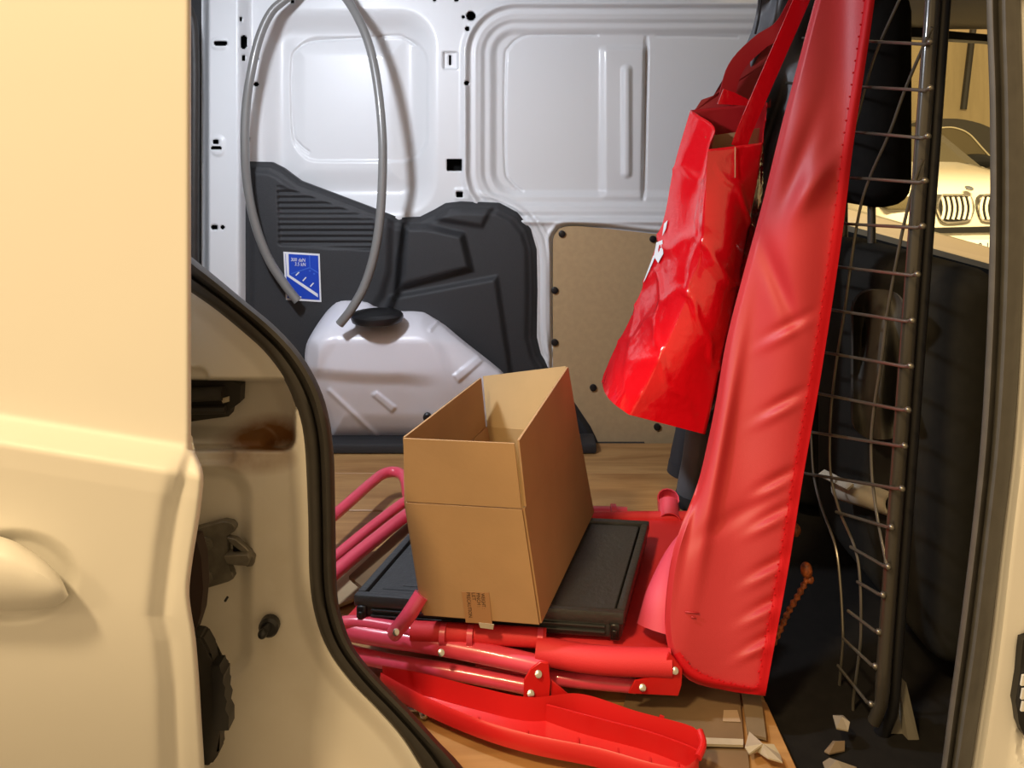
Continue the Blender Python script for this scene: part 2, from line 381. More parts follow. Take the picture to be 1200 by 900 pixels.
trim = sheet('trim_wheel_housing', 278, 708, 182, 545, 1.7, trimY, trimm, sdf=lambda x, y: sdpoly(x, y, TR), thick=0.02, kind='structure')
bm = bmesh.new(); box(bm, (-0.72, 2.175, ZF), (0.24, 2.262, ZF+0.028), 0.006); obj('trim_ledge', bm, trimm, kind='structure')

# rear end, roof
bm = bmesh.new(); box(bm, (-1.02, 1.06, ZF-0.1), (-0.93, 2.36, 2.0), 0.01); obj('wall_rear', bm, trimm, kind='structure')
bm = bmesh.new()
tube(bm, catmull([(-0.912, 2.2, 0.6), (-0.912, 2.2, 1.2), (-0.91, 2.2, 1.7), (-0.925, 2.2, 1.83), (-0.98, 2.2, 1.9)], 30), 0.014, 10); obj('trim_rear_seal', bm, rubber, kind='structure')
bm = bmesh.new(); box(bm, (-1.05, 1.0, 1.985), (0.66, 2.47, 2.02), 0.004); obj('ceiling', bm, inpaint, kind='structure')
bm = bmesh.new(); box(bm, (0.74, 1.0, 1.79), (2.05, 2.3, 1.99), 0.01); obj('ceiling_cab', bm, headl, kind='structure')
bm = bmesh.new(); box(bm, (-1.25, 0.96, 1.74), (2.0, 1.07, 2.02), 0.012); obj('wall_near_header', bm, paint, kind='structure')

# near body side behind the sliding door: jamb with a pocket
SL = [(60, -120), (66, 100), (110, 230), (170, 305), (222, 341), (252, 362), (285, 389), (312, 414), (335, 446), (349, 480), (357, 520), (361, 600), (363, 680), (371, 728), (386, 765), (411, 800), (441, 831), (470, 864), (493, 900), (530, 965)]
SR = [(92, -120), (98, 90), (140, 205), (180, 262), (222, 299), (254, 325), (291, 356), (322, 382), (350, 412), (371, 446), (384, 482), (391, 530), (393, 600), (395, 690), (402, 727), (416, 761), (445, 796), (481, 833), (514, 869), (543, 900), (590, 965)]
SLc = curve2(SL, 120); SRc = curve2(SR, 120)
JP = SLc+[(530, 980), (-260, 980), (-260, -120)]
def jambY(x, y):
    h = np.zeros(x.shape)
    d = -sdpoly(x, y, JP)
    h += 0.012*(1-smooth(d, 0, 22))                       # flange rises to the seal
    pk = rbox(x, y, 120, 449-6, 348, 529, 17)+np.where(y < 480, (x-260)*0.0, 0)
    h -= 0.085*smooth(-pk, 0.0, 5)
    h += 0.03*smooth(-rbox(x, y, 100, 496, 330, 570, 30), 0, 26)*smooth(-pk, 0, 5)
    h -= 0.016*smooth(-rbox(x, y, 150, 545, 296, 800, 40), -2, 16)
    h -= 0.010*smooth(-rbox(x, y, 150, 430, 246, 460, 14), 0, 4)
    h -= 0.012*smooth(-rbox(x, y, 140, 520, 278, 545, 12), 0, 5)
    h += 0.012*smooth(x-(y-640)*0.62, 235, 330)*smooth(y, 700, 800)
    return 1.05-h
def stain(x, y):
    return np.zeros(x.shape, int)
# jamb paint with a rust stain in the pocket
jm = mat('jamb_paint_stained', (0.74, 0.71, 0.65), 0.42); nt = jm.node_tree; b = nt.nodes['Principled BSDF']
tc = nt.nodes.new('ShaderNodeTexCoord')
def spot(loc, sc):
    mp = nt.nodes.new('ShaderNodeMapping'); mp.vector_type = 'TEXTURE'; mp.inputs['Location'].default_value = loc; mp.inputs['Scale'].default_value = sc
    nt.links.new(tc.outputs['Object'], mp.inputs[0])
    g = nt.nodes.new('ShaderNodeTexGradient'); g.gradient_type = 'SPHERICAL'; nt.links.new(mp.outputs[0], g.inputs[0]); return g.outputs['Fac']
nz = nt.nodes.new('ShaderNodeTexNoise'); nz.inputs['Scale'].default_value = 26; nz.inputs['Detail'].default_value = 6; nt.links.new(tc.outputs['Object'], nz.inputs[0])
def mixc(a, colb, fac):
    mx = nt.nodes.new('ShaderNodeMix'); mx.data_type = 'RGBA'
    if isinstance(a, tuple): mx.inputs['A'].default_value = (*a, 1)
    else: nt.links.new(a, mx.inputs['A'])
    mx.inputs['B'].default_value = (*colb, 1); nt.links.new(fac, mx.inputs['Factor']); return mx.outputs['Result']
def mul(a, bb, k=1.0):
    x = nt.nodes.new('ShaderNodeMath'); x.operation = 'MULTIPLY'; nt.links.new(a, x.inputs[0]); nt.links.new(bb, x.inputs[1])
    y = nt.nodes.new('ShaderNodeMath'); y.operation = 'MULTIPLY'; y.use_clamp = True; nt.links.new(x.outputs[0], y.inputs[0]); y.inputs[1].default_value = k; return y.outputs[0]
rust = P(318, 513, 1.12); dirt = P(300, 720, 1.05)
c = mixc((0.74, 0.71, 0.65), (0.48, 0.41, 0.30), mul(spot(tuple(dirt), (0.22, 0.2, 0.30)), nz.outputs[0], 0.6))
c = mixc(c, (0.24, 0.105, 0.03), mul(spot(tuple(rust), (0.085, 0.12, 0.034)), nz.outputs[0], 3.2))
nt.links.new(c, b.inputs['Base Color'])
jamb = sheet('wall_near_jamb', -260, 560, -120, 980, 2.5, jambY, jm, sdf=lambda x, y: sdpoly(x, y, JP), thick=0.05, kind='structure')
def seal(name, La, Ra, Y0, prof, m, parent=None):
    bm = bmesh.new(); rows = []
    for (ax, ay), (bx, by) in zip(La, Ra):
        rows.append([bm.verts.new(P(ax+(bx-ax)*t, ay+(by-ay)*t, Y0+dy)) for t, dy in prof])
    for r0, r1 in zip(rows, rows[1:]):
        for k in range(len(prof)-1): bm.faces.new((r0[k], r1[k], r1[k+1], r0[k+1]))
    return obj(name, bm, m, parent, kind=None if parent else 'structure', sharp=70)
seal('trim_door_seal', SLc, SRc, 1.035, [(-0.04, 0.03), (0.0, 0.0), (0.08, -0.012), (0.2, -0.017), (0.42, -0.014), (0.50, -0.004), (0.55, -0.010), (0.68, -0.022), (0.84, -0.020), (0.95, -0.006), (1.0, 0.02), (0.985, 0.09)], rubber)
# runner rail and roller carriage in the pocket
bm = bmesh.new()
pl = [P(130, 446, 1.10), P(272, 446, 1.10), P(282, 452, 1.10), P(281, 472, 1.10), P(270, 480, 1.10), P(268, 488, 1.10), P(224, 494, 1.10), P(130, 494, 1.10)]
prism(bm, pl, (0, 0.02, 0)); tube(bm, [P(120, 468, 1.085), P(262, 461, 1.085)], 0.010, 10); tube(bm, [P(120, 484, 1.09), P(264, 480, 1.09)], 0.006, 8)
rail = obj('runner_rail', bm, rubber, jamb)
bm = bmesh.new(); slab(bm, [P(259, 467, 1.083), P(269, 464, 1.083), P(269, 470, 1.083), P(262, 472, 1.083)], -0.002); obj('clip', bm, paperm, rail, smooth=False)
# striker plate
bm = bmesh.new(); YS = 1.045
pl = [(228, 620), (262, 611), (272, 613), (276, 618), (275, 623), (265, 627), (266, 662), (272, 671), (274, 678), (268, 682), (232, 693), (226, 690)]
prism(bm, [P(a, b_, YS) for a, b_ in pl], (0, 0.012, 0))
prism(bm, [P(a, b_, YS-0.012) for a, b_ in ((262, 652), (290, 650), (293, 655), (290, 664), (266, 662))], (0, 0.02, 0))
prism(bm, [P(a, b_, YS-0.004) for a, b_ in ((265, 630), (276, 632), (288, 642), (298, 654), (296, 664), (288, 665), (290, 653), (283, 645), (270, 638))], (0, 0.01, 0))
bmesh.ops.bevel(bm, geom=bm.edges[:], offset=0.0012, segments=1, affect='EDGES')
sp = obj('striker_plate', bm, striker, jamb)
for (cx, cy) in ((242, 637), (242, 676)):
    bm = bmesh.new(); disc(bm, P(cx, cy, YS-0.0005), (0, -1, 0), 0.0095, 0.004, 16, 0.3); disc(bm, P(cx, cy, YS-0.004), (0, -1, 0), 0.004, 0.002, 6); obj('bolt', bm, striker, sp)
bm = bmesh.new(); prism(bm, [P(a, b_, YS-0.001) for a, b_ in ((272, 632), (280, 637), (289, 650), (274, 652))], (0, 0.003, 0)); obj('striker_mouth', bm, black, sp)
# rubber buffer
bm = bmesh.new(); disc(bm, P(317, 731, 1.045), (0, -1, 0), 0.0135, 0.012, 20, 0.25); ball(bm, P(307.5, 743, 1.022), 0.0062); tube(bm, [P(315, 733, 1.035), P(307.5, 743, 1.022)], 0.005, 8); obj('rubber_buffer', bm, capm, jamb)
bm = bmesh.new(); disc(bm, P(266.5, 700, 1.052), (0, -1, 0), 0.0018, 0.008, 10); obj('plug', bm, capm, jamb)

# ------------------------------------------------------------------ sliding door
EP = [(222, -140), (222, 480), (222.5, 505), (227, 530), (234, 546), (236.5, 560), (234.5, 585), (230, 618), (224, 655), (220, 690), (222, 715), (227, 745), (231, 790), (234, 840), (238, 905), (242, 980)]
VAL = [(222, 515), (212, 545), (203, 590), (195, 640), (188, 700), (186, 722), (193, 750), (198, 800), (200, 900), (202, 985)]
def ev(pts, y):
    a = np.array(pts, float); return np.interp(y, a[:, 1], a[:, 0])
EPc = curve2([(a+2, b_) for a, b_ in EP], 120)
def doorY(x, y):
    e = ev(EPc, y); cy = 487+(x)*0.165                      # crease line
    d = y-cy
    Y = 0.875 + 0.0001*np.clip(-d, 0, 600)
    Y -= 0.030*smooth(d, -6, 38)
    Y += 0.00007*np.clip(d-60, 0, 400)+0.0000011*np.clip(y-690, 0, 300)**2
    Y += 0.010*np.exp(-(((x-ev(VAL, y))/11)**2))*smooth(y, 520, 600)
    Y += 0.010*smooth(x-ev(VAL, y), -4, 10)*smooth(y, 505, 560)
    q = np.clip(1-(e-x)/7.0, 0, 1); Y += 0.014*(1-np.sqrt(np.clip(1-q*q, 0, 1)))
    hb_ = np.sqrt(((x-15)/78)**2+((y-676)/56)**2)
    Y += 0.010*(1-smooth(hb_, 0.75, 1.05))
    return Y
yr = np.concatenate([np.linspace(-140, 470, 120), np.linspace(474, 980, 240)])
door = ribbon('door_1', [(-330, y) for y in yr], [(float(ev(EPc, y)), y) for y in yr], 250, doorY, paint, 0.006); door['kind'] = 'structure'
bm = bmesh.new()
rings = []
HT = curve2([(-130, 618), (-60, 620), (0, 628), (30, 641), (55, 659), (72, 679), (80, 697)], 30)
for i, (cx, ty) in enumerate(HT):
    by = float(np.interp(cx, [-130, 20, 45, 62, 74, 80], [716, 717, 715.5, 712, 706, 699])); cy = (ty+by)/2; hh = max(1.0, (by-ty)/2)
    dp = 0.046*min(1.0, math.sqrt(max(0.02, hh/44)))
    ring = []
    for k in range(18):
        a = 2*PI*k/18; ring.append(bm.verts.new(P(cx, cy-math.sin(a)*hh, 0.846-math.cos(a)*dp*0.75-0.006)))
    rings.append(ring)
for a, b_ in zip(rings, rings[1:]):
    for k in range(18): bm.faces.new((a[k], a[(k+1) % 18], b_[(k+1) % 18], b_[k]))
bm.faces.new(rings[0]); bm.faces.new(rings[-1])
obj('door_handle', bm, paint, door)
# inner edge of the door: gap shade as a dark maroon strip, with latch and toothed rubber stop
bm = bmesh.new()
prism(bm, [P(a, b_, 0.965) for a, b_ in ((216, 630), (230, 632), (236, 655), (238, 690), (235, 720), (228, 742), (216, 745))], (0, 0.02, 0)); obj('edge_gap_shade', bm, mat('maroon_gap_shade', (0.035, 0.018, 0.014), 0.6), door)
bm = bmesh.new()
prism(bm, [P(a, b_, 0.955) for a, b_ in ((222, 745), (236, 747), (246, 765), (249, 785), (262, 788), (262, 850), (254, 858), (256, 885), (247, 898), (238, 900), (222, 880))], (0, 0.025, 0))
bmesh.ops.bevel(bm, geom=bm.edges[:], offset=0.003, segments=2, affect='EDGES')
lt = obj('edge_latch', bm, rubber, door)
bm = bmesh.new(); prism(bm, [P(a, b_, 0.945) for a, b_ in ((247, 781), (257, 780), (259, 788), (262, 792), (261, 800), (264, 806), (263, 815), (266, 822), (264, 832), (268, 840), (268, 856), (250, 857))], (0, 0.02, 0)); obj('toothed_stop', bm, capm, lt)
bm = bmesh.new(); box(bm, (P(60, 0, .95).x, 0.953, 0.6), (P(196, 0, .95).x, 0.975, 1.62), 0.006); obj('inner_skin', bm, paint, door)

# ------------------------------------------------------------------ front pillar on the right
RL = [(1156, -120), (1156, 0), (1160, 130), (1160, 270), (1156, 400), (1149, 520), (1138, 630), (1123, 750), (1112, 830), (1103, 900), (1090, 985)]
RR = [(1196, -120), (1196, 0), (1199, 130), (1200, 270), (1196, 400), (1188, 520), (1175, 630), (1161, 750), (1149, 830), (1138, 900), (1124, 985)]
PRc = curve2(RR, 60); PLc = curve2(RL, 60)
seal('trim_pillar_seal', PLc, PRc, 1.05, [(0.0, 0.12), (-0.005, 0.0), (0.05, -0.012), (0.18, -0.016), (0.28, -0.006), (0.34, -0.002), (0.42, -0.016), (0.55, -0.022), (0.8, -0.018), (0.95, -0.006), (1.0, 0.006), (1.03, 0.03)], rubber2)
def pilY(x, y):
    e = ev(PRc, y); d = x-e
    Y = 1.055-0.022*smooth(d, 0, 14)-0.02*smooth(d, 40, 75)*smooth(y, 620, 800)
    Y += 0.02*smooth(-rbox(x, y, 1190, 735, 1300, 905, 26), 0, 9)
    return Y
yr = np.linspace(-120, 985, 300)
pil = ribbon('wall_near_pillar', [(float(ev(PRc, y)), y) for y in yr], [(1500, y) for y in yr], 110, pilY, paint, 0.05); pil['kind'] = 'structure'
bm = bmesh.new(); prism(bm, [P(a, b_, 1.022) for a, b_ in ((1199, 750), (1225, 745), (1250, 760), (1250, 880), (1210, 872), (1200, 862), (1194, 848), (1192, 832), (1190, 822), (1195, 790))], (0, 0.012, 0))
ds = obj('dovetail_striker', bm, capm, pil)
for (y0, y1) in ((790, 802), (806, 818), (821, 832)):
    bm = bmesh.new(); prism(bm, [P(1197, y0, 1.021), P(1222, y0-2, 1.021), P(1222, y1-2, 1.021), P(1195, y1, 1.021)], (0, -0.003, 0)); obj('block', bm, paint, ds, smooth=False)

# ------------------------------------------------------------------ cab: far front door with window
YD = 2.26
bm = bmesh.new()
def wpt(px, py): return P(px, py, YD)
prism(bm, [wpt(960, 262), wpt(1100, 300), wpt(1160, 316), wpt(1420, 387), wpt(1420, 1000), wpt(960, 1000)], (0, 0.06, 0)); dfar = obj('door_2', bm, trimm, kind='structure', smooth=False)
bm = bmesh.new(); slab(bm, [P(960, 255, YD), P(1100, 293, YD), P(1165, 309, YD), P(1420, 380, YD), P(1420, 364, YD+.16), P(1165, 291, YD+.16), P(1100, 273, YD+.16), P(960, 233, YD+.16)][0:1]+[P(1420, 380, YD), P(1420, 364, YD+.16), P(960, 233, YD+.16)], -0.03)
o = obj('window_sill', bm, mat('sill_paint', (0.62, 0.52, 0.36), 0.5), dfar, smooth=False)
bm = bmesh.new(); prism(bm, [wpt(930, 18), wpt(1100, 35), wpt(1165, 41), wpt(1450, 70), wpt(1450, 90), wpt(1165, 49), wpt(1100, 45), wpt(930, 36)], (0, 0.05, 0)); prism(bm, [wpt(930, 18), wpt(960, 20), wpt(960, 1000), wpt(930, 1000)], (0, 0.05, 0))
obj('trim_window_frame', bm, rubber, kind='structure', smooth=False)
bm = bmesh.new(); box(bm, (1.04, 1.03, 0.30), (2.05, 1.08, 1.20), 0.01); box(bm, (1.04, 1.03, 1.20), (1.16, 1.08, 1.80), 0.01); obj('door_3', bm, paint, kind='structure')
bm = bmesh.new(); box(bm, (1.62, 1.08, 0.45), (2.05, 2.26, 1.12), 0.06, 3); obj('trim_dashboard', bm, trimm, kind='structure')
gm = bpy.data.materials.new('window_glass'); gm.use_nodes = True; nt = gm.node_tree; nt.nodes.remove(nt.nodes['Principled BSDF'])
tr = nt.nodes.new('ShaderNodeBsdfTransparent'); tr.inputs[0].default_value = (0.90, 0.92, 0.90, 1); gl = nt.nodes.new('ShaderNodeBsdfGlossy'); gl.inputs['Roughness'].default_value = 0.02
mx = nt.nodes.new('ShaderNodeMixShader'); mx.inputs[0].default_value = 0.06; nt.links.new(tr.outputs[0], mx.inputs[1]); nt.links.new(gl.outputs[0], mx.inputs[2]); nt.links.new(mx.outputs[0], nt.nodes['Material Output'].inputs[0])
bm = bmesh.new(); prism(bm, [P(960, 22, YD+.03), P(1450, 75, YD+.03), P(1450, 370, YD+.03), P(960, 236, YD+.03)], (0, 0.004, 0)); obj('window_1', bm, gm, kind='structure', smooth=False)
gt = gm.copy(); gt.name = 'added_tint_glass'; [n for n in gt.node_tree.nodes if n.type == 'BSDF_TRANSPARENT'][0].inputs[0].default_value = (0.3, 0.32, 0.3, 1)  # for the unseen panes; tint added to keep the cab dark
bm = bmesh.new(); box(bm, (1.16, 1.05, 1.20), (2.05, 1.055, 1.80)); obj('window_2', bm, gt, kind='structure', smooth=False)
bm = bmesh.new(); box(bm, (2.05, 1.05, 1.10), (2.055, 2.28, 1.80)); obj('window_3', bm, gt, kind='structure', smooth=False)

# ================================================================== THINGS
# ---- passenger seat
st = thing('front_seat', 'black cloth front seat seen through the wire bulkhead on the right', 'seat', (0.85, 1.45, ZF-0.02))
bm = bmesh.new(); vs = box(bm, (0.67, 1.215, 0.60), (0.80, 1.72, 1.245), 0.05, 4)
for v in vs: v.co.x += 0.0; v.co.y += 0.0
local(obj('backrest', bm, seatm2, None), st)
bm = bmesh.new(); box(bm, (0.675, 1.49, 1.32), (0.795, 1.80, 1.76), 0.05, 4); local(obj('headrest', bm, seatm), st)
for yy in (1.57, 1.70):
    bm = bmesh.new(); tube(bm, [(0.735, yy, 1.2), (0.735, yy, 1.36)], 0.008, 10); local(obj('headrest_post', bm, wirem), st)
bm = bmesh.new(); box(bm, (0.74, 1.18, 0.551), (1.28, 1.72, 0.80), 0.05, 4); local(obj('seat_cushion', bm, seatm), st)
st2 = thing('front_seat', 'black driver seat on the far side of the cab, mostly hidden', 'seat', (0.85, 1.98, ZF-0.02))
bm = bmesh.new(); box(bm, (0.655, 1.80, 0.58), (0.79, 2.20, 1.285), 0.05, 4); local(obj('backrest', bm, seatm), st2)
bm = bmesh.new(); box(bm, (0.73, 1.78, 0.551), (1.28, 2.2, 0.80), 0.05, 4); local(obj('seat_cushion', bm, seatm), st2)

# ---- wire bulkhead
gr = thing('bulkhead_grille', 'black wire mesh bulkhead with upright post between cargo bay and seats', 'grille', (0.58, 1.2, ZF))
YP = 1.13
def postpx(y): return 1088-(y)*0.0735
def XS(y): return (postpx(y)-600)/F*YP-0.004
def G(px, py): X = XS(py); return P(px, py, X*F/(px-600))
bm = bmesh.new(); pp = [P(postpx(y)+5, y, YP+0.006) for y in (-160, 0, 200, 400, 600, 760, 825)]+[P(1024, 846, YP+0.012)]
tube(bm, catmull(pp, 40), 0.0095, 14, rf=lambda t: 0.0105 if t < 0.97 else 0.009); local(obj('post', bm, postm), gr)
bm = bmesh.new(); pp = [P(postpx(y)+18, y, YP+0.02) for y in (-160, 0, 200, 400, 600, 760, 830)]+[P(1034, 858, YP+0.03), P(1010, 872, YP+0.06), P(960, 868, YP+0.13)]
tube(bm, catmull(pp, 40), 0.010, 12); local(obj('rubber_edging', bm, capm), gr)
HW = [((1029, 49), (1086, 52)), ((1014, 102), (1086, 106)), ((1005, 155), (1083, 162)), ((994, 208), (1080, 214)), ((984, 262), (1077, 267)), ((976, 312), (1071, 323)), ((967, 362), (1065, 377)), ((961, 412), (1063, 430)), ((958, 461), (1060, 481)), ((955, 507), (1056, 523)), ((951, 556), (1053, 573)), ((980, 600), (1041, 618)), ((997, 641), (1037, 664)), ((1005, 682), (1031, 697)), ((994, 716), (1026, 740)), ((988, 748), (1022, 780)), ((982, 780), (1017, 824)), ((972, 808), (1000, 853)), ((958, 828), (976, 853))]
for i, (a, b_) in enumerate(HW):
    A, B = G(*a), G(*b_)
    B2 = A+(B-A)*0.985; ext = A+(A-B)*(2.2 if i < 11 else 0.0) if i < 11 else A
    if i < 11: ext.y = min(ext.y, 2.15)
    bm = bmesh.new(); tube(bm, [ext, A, A.lerp(B, .5), B2, B+Vector((0.004, -0.006, 0.004))] if i < 11 else [A, A.lerp(B, .5), B2, B+Vector((0.004, -0.006, 0.004))], 0.0026, 8); ball(bm, B+Vector((0.002, -0.006, 0.003)), 0.0048, 10, 7); local(obj('wire', bm, wirem), gr)
VW = [[(1051, 0), (1029, 49), (1015, 90), (1002, 140), (988, 200)],
      [(1089, 32), (1080, 52), (1058, 104), (1039, 157), (1017, 207), (1004, 250), (994, 314), (987, 365), (979, 415), (973, 463), (970, 510), (971, 556), (981, 598), (999, 642), (1005, 680), (1006, 741), (1003, 774), (997, 822), (997, 854)],
      [(1078, 187), (1069, 212), (1056, 264), (1045, 320), (1036, 373), (1030, 423), (1022, 474), (1018, 518), (1020, 570), (1027, 616), (1036, 662)],
      [(948, 505), (951, 556), (960, 594), (976, 639), (982, 684), (985, 741), (984, 765), (978, 837)]]
for v in VW:
    bm = bmesh.new(); tube(bm, catmull([G(*p)+Vector((0.004, 0, 0)) for p in v], 6*len(v)), 0.0024, 8); local(obj('wire', bm, wirem), gr)

# ---- red cover hanging in front of the bulkhead
CR = curve2([(1032, -70), (1025, 0), (1012, 90), (1000, 170), (985, 290), (962, 440), (941, 560), (925, 660), (907, 760), (897, 815)], 60)
CL = curve2([(975, -70), (955, 0), (935, 75), (915, 150), (893, 240), (870, 325), (851, 400), (839, 470), (830, 515), (818, 565), (800, 612), (789, 645), (782, 685), (779, 730), (785, 765), (800, 790), (825, 804), (897, 816)], 90)
COVER = CL+CR[::-1]
YK_ = np.linspace(-70, 830, 90); YV_ = np.interp(YK_, [-70, 0, 300, 440, 600, 760, 830], [1.235, 1.245, 1.285, 1.29, 1.25, 1.18, 1.145]); YV_ = np.convolve(np.pad(YV_, 9, 'edge'), np.ones(19)/19, 'valid')
def coverY(x, y):
    u = np.clip((ev(CR, y)-x)/130.0, 0, 1.2)
    Y = np.interp(y, YK_, YV_)
    Y = Y+0.16*u*(1-smooth(y, -100, 760))
    Y += 0.016*np.sin(u*7+y*0.006)*(1-0.85*smooth(y, 0, 800))
    def dent(cx, cy, ang, L, Wd, a):
        c_, s_ = math.cos(ang), math.sin(ang); p = (x-cx)*c_+(y-cy)*s_; q = -(x-cx)*s_+(y-cy)*c_
        return a*np.exp(-(p/L)**2-(q/Wd)**2)
    Y += dent(935, 195, 1.9, 60, 12, 0.012)-dent(955, 215, 2.2, 40, 12, 0.010)+dent(912, 330, 1.2, 50, 10, 0.010)+dent(870, 600, 2.6, 60, 10, 0.004)
    for k, yy in enumerate((380, 470, 560, 600, 660, 705, 745)): Y += dent(925-(yy-380)*0.07, yy, 2.65, 26, 6, 0.005)-dent(918-(yy-380)*0.07, yy+14, 2.65, 26, 6, 0.004)
    Y += dent(830, 500, 1.75, 120, 7, 0.016)-dent(846, 520, 1.75, 130, 8, 0.010)
    d = -sdpoly(x, y, COVER); Y += 0.010*(1-smooth(d, 0, 7))
    return Y
yr = np.concatenate([np.linspace(-70, 760, 230), np.linspace(762, 815.4, 44)])
cv = ribbon('red_cover', [(float(ev(CL, y)), y) for y in yr], [(float(ev(CR, min(y, 814.5))), y) for y in yr], 60, coverY, redcover, 0.022)
tag(cv, 'tall matt red coated-cloth cover with rounded bottom corner hanging before the wire bulkhead', 'cover')
PED = CR+[(897, 815), (860, 811), (828, 803), (803, 790), (788, 768)]
PIN = [(x-12, y) for x, y in CR[:-2]]+[(887, 805), (862, 802), (833, 794), (811, 782), (797, 764)]
PIN = curve2(PIN, 140); PED = curve2(PED, 140)
ribbon('edge_binding', PIN, PED, 5, lambda x, y: coverY(np.clip(x, 0, ev(CR, y)-6), np.minimum(y, 811))-0.0045, redpipe, 0.012, cv)
bm = bmesh.new(); n = 0
for k in range(len(PIN)-1):
    x, y = PIN[k]
    yy = float(coverY(np.array([x]), np.array([min(y, 812)]))[0])-0.0042; p = P(x+(1.2 if k % 2 else -0.8), y, yy); ball(bm, p, 0.0013, 6, 4, (1.4, 1, 1.4))
obj('stitching', bm, redpipe, cv)
bm = bmesh.new()
for (x0, y0, x1, y1) in ((803, 717, 819, 718.5), (810, 723, 815, 724)):
    ya = float(coverY(np.array([x0]), np.array([y0]))[0])-0.002; tube(bm, [P(x0, y0, ya), P(x1, y1, ya)], 0.0012, 6)
obj('crease_mark', bm, redcover, cv)
# pink rolled layer behind the lower left of the cover
bm = bmesh.new(); tube(bm, catmull([P(806, 628, 1.34), P(792, 655, 1.30), P(778, 700, 1.25), P(772, 738, 1.23)], 16), 0.026, 14, rf=lambda t: 0.014+0.022*t, squash=0.8); obj('inner_roll', bm, mat('pink_cloth', (0.62, 0.06, 0.11), 0.6), cv)

# ---- glossy red carrier bag
bag = thing('carrier_bag', 'glossy red carrier bag hanging by its straps beside the red cover', 'bag', tuple(P(770, 500, 1.58)))
LV = [((830, 175), (894, 167), (900, 120), (809, 129)), ((826, 235), (886, 226), (890, 215), (789, 200)), ((820, 292), (874, 292), (880, 285), (773, 272)), ((795, 368), (858, 366), (864, 358), (744, 360)), ((762, 440), (843, 440), (850, 430), (712, 428)), ((737, 486), (826, 509), (834, 492), (705, 447))]
def corner(k, t):
    pts = [Vector((LV[i][k][0], LV[i][k][1], 0)) for i in range(len(LV))]; c = catmull(pts, 90); return c[min(89, int(round(t*89)))]
bm = bmesh.new(); N = 22; rings = []
for i in range(90):
    t = i/89; c4 = [corner(k, t) for k in range(4)]
    Yk = (1.50, 1.50, 1.66, 1.66); w4 = [P(c.x, c.y, Yk[k]+0.0*t) for k, c in enumerate(c4)]
    ring = []
    for k in range(4):
        a, b_ = w4[k], w4[(k+1) % 4]
        for j in range(N):
            s = j/N; p = a.lerp(b_, s); ctr = sum(w4, Vector())/4
            out = (p-ctr); out.z = 0; out.normalize()
            blg = math.sin(PI*s)*(0.016*math.sin(PI*min(1, t*1.05)))
            if k == 3: blg = -math.sin(PI*s)*0.030*max(0, 1-2.2*t)+math.sin(PI*s)*0.014*t
            vd = noise.voronoi(Vector((p.x*9+p.z*4+0.25*noise.noise(p*18), p.y*9, p.z*4.2+1.7)))[0]
            n1 = 0.7*noise.noise(Vector((p.x*11, p.y*11, p.z*6)))+0.55*math.exp(-(vd[1]-vd[0])/0.09)-0.45*vd[0]
            p = p+out*(blg+0.017*n1*math.sin(PI*min(1, 0.08+t*0.9)))
            ring.append(bm.verts.new(p))
    rings.append(ring)
for a, b_ in zip(rings, rings[1:]):
    for k in range(4*N): bm.faces.new((a[k], a[(k+1) % (4*N)], b_[(k+1) % (4*N)], b_[k]))
bm.faces.new(rings[-1])
o = obj('bag_body', bm, [redbag, redbagin], None, sharp=80); local(o, bag)
md = o.modifiers.new('shell', 'SOLIDIFY'); md.thickness = 0.002; md.offset = -1; md.material_offset = 1
def strap(nm, pts, w, m, par, n=24, th=0.003, wv=Vector((1, 0, 0))):
    bm = bmesh.new(); c = catmull(pts, n)
    for i in range(n-1):
        pass
    L = []
    for i, p in enumerate(c):
        t = (c[min(i+1, n-1)]-c[max(i-1, 0)]).normalized(); side = Vector((0, -1, 0)).cross(t).normalized()*w/2
        L.append([bm.verts.new(p-side), bm.verts.new(p+side), bm.verts.new(p+side+Vector((0, th, 0))), bm.verts.new(p-side+Vector((0, th, 0)))])
    for a, b_ in zip(L, L[1:]):
        for k in range(4): bm.faces.new((a[k], a[(k+1) % 4], b_[(k+1) % 4], b_[k]))
    bm.faces.new(L[0]); bm.faces.new(L[-1][::-1]); return obj(nm, bm, m)
local(strap('strap', [P(866, 172, 1.512), P(875, 148, 1.50), P(888, 118, 1.485), P(908, 72, 1.48), P(930, 22, 1.47), P(950, -25, 1.46)], 0.030, redbag, bag), bag)
local(strap('strap', [P(850, 122, 1.655), P(862, 80, 1.65), P(890, 50, 1.64), P(918, 30, 1.62), P(945, -20, 1.58)], 0.034, redbagin, bag), bag)
bm = bmesh.new(); prism(bm, [P(836, 112, 1.67), P(850, 88, 1.67), P(866, 60, 1.68), P(890, 44, 1.69), P(915, 34, 1.69), P(904, 70, 1.68), P(903, 126, 1.67), P(812, 132, 1.67), P(822, 117, 1.67)], (0.002, 0.004, 0)); local(obj('back_flap', bm, mat('red_foil_matt', (0.36, 0.03, 0.03), 0.35), smooth=False), bag)
bm = bmesh.new(); prism(bm, [P(841, 122, 1.60), P(848, 104, 1.60), P(862, 109, 1.60), P(878, 117, 1.60), P(880, 124, 1.60)], (0.0, 0.004, 0)); local(obj('folded_tab', bm, redbag, smooth=False), bag)
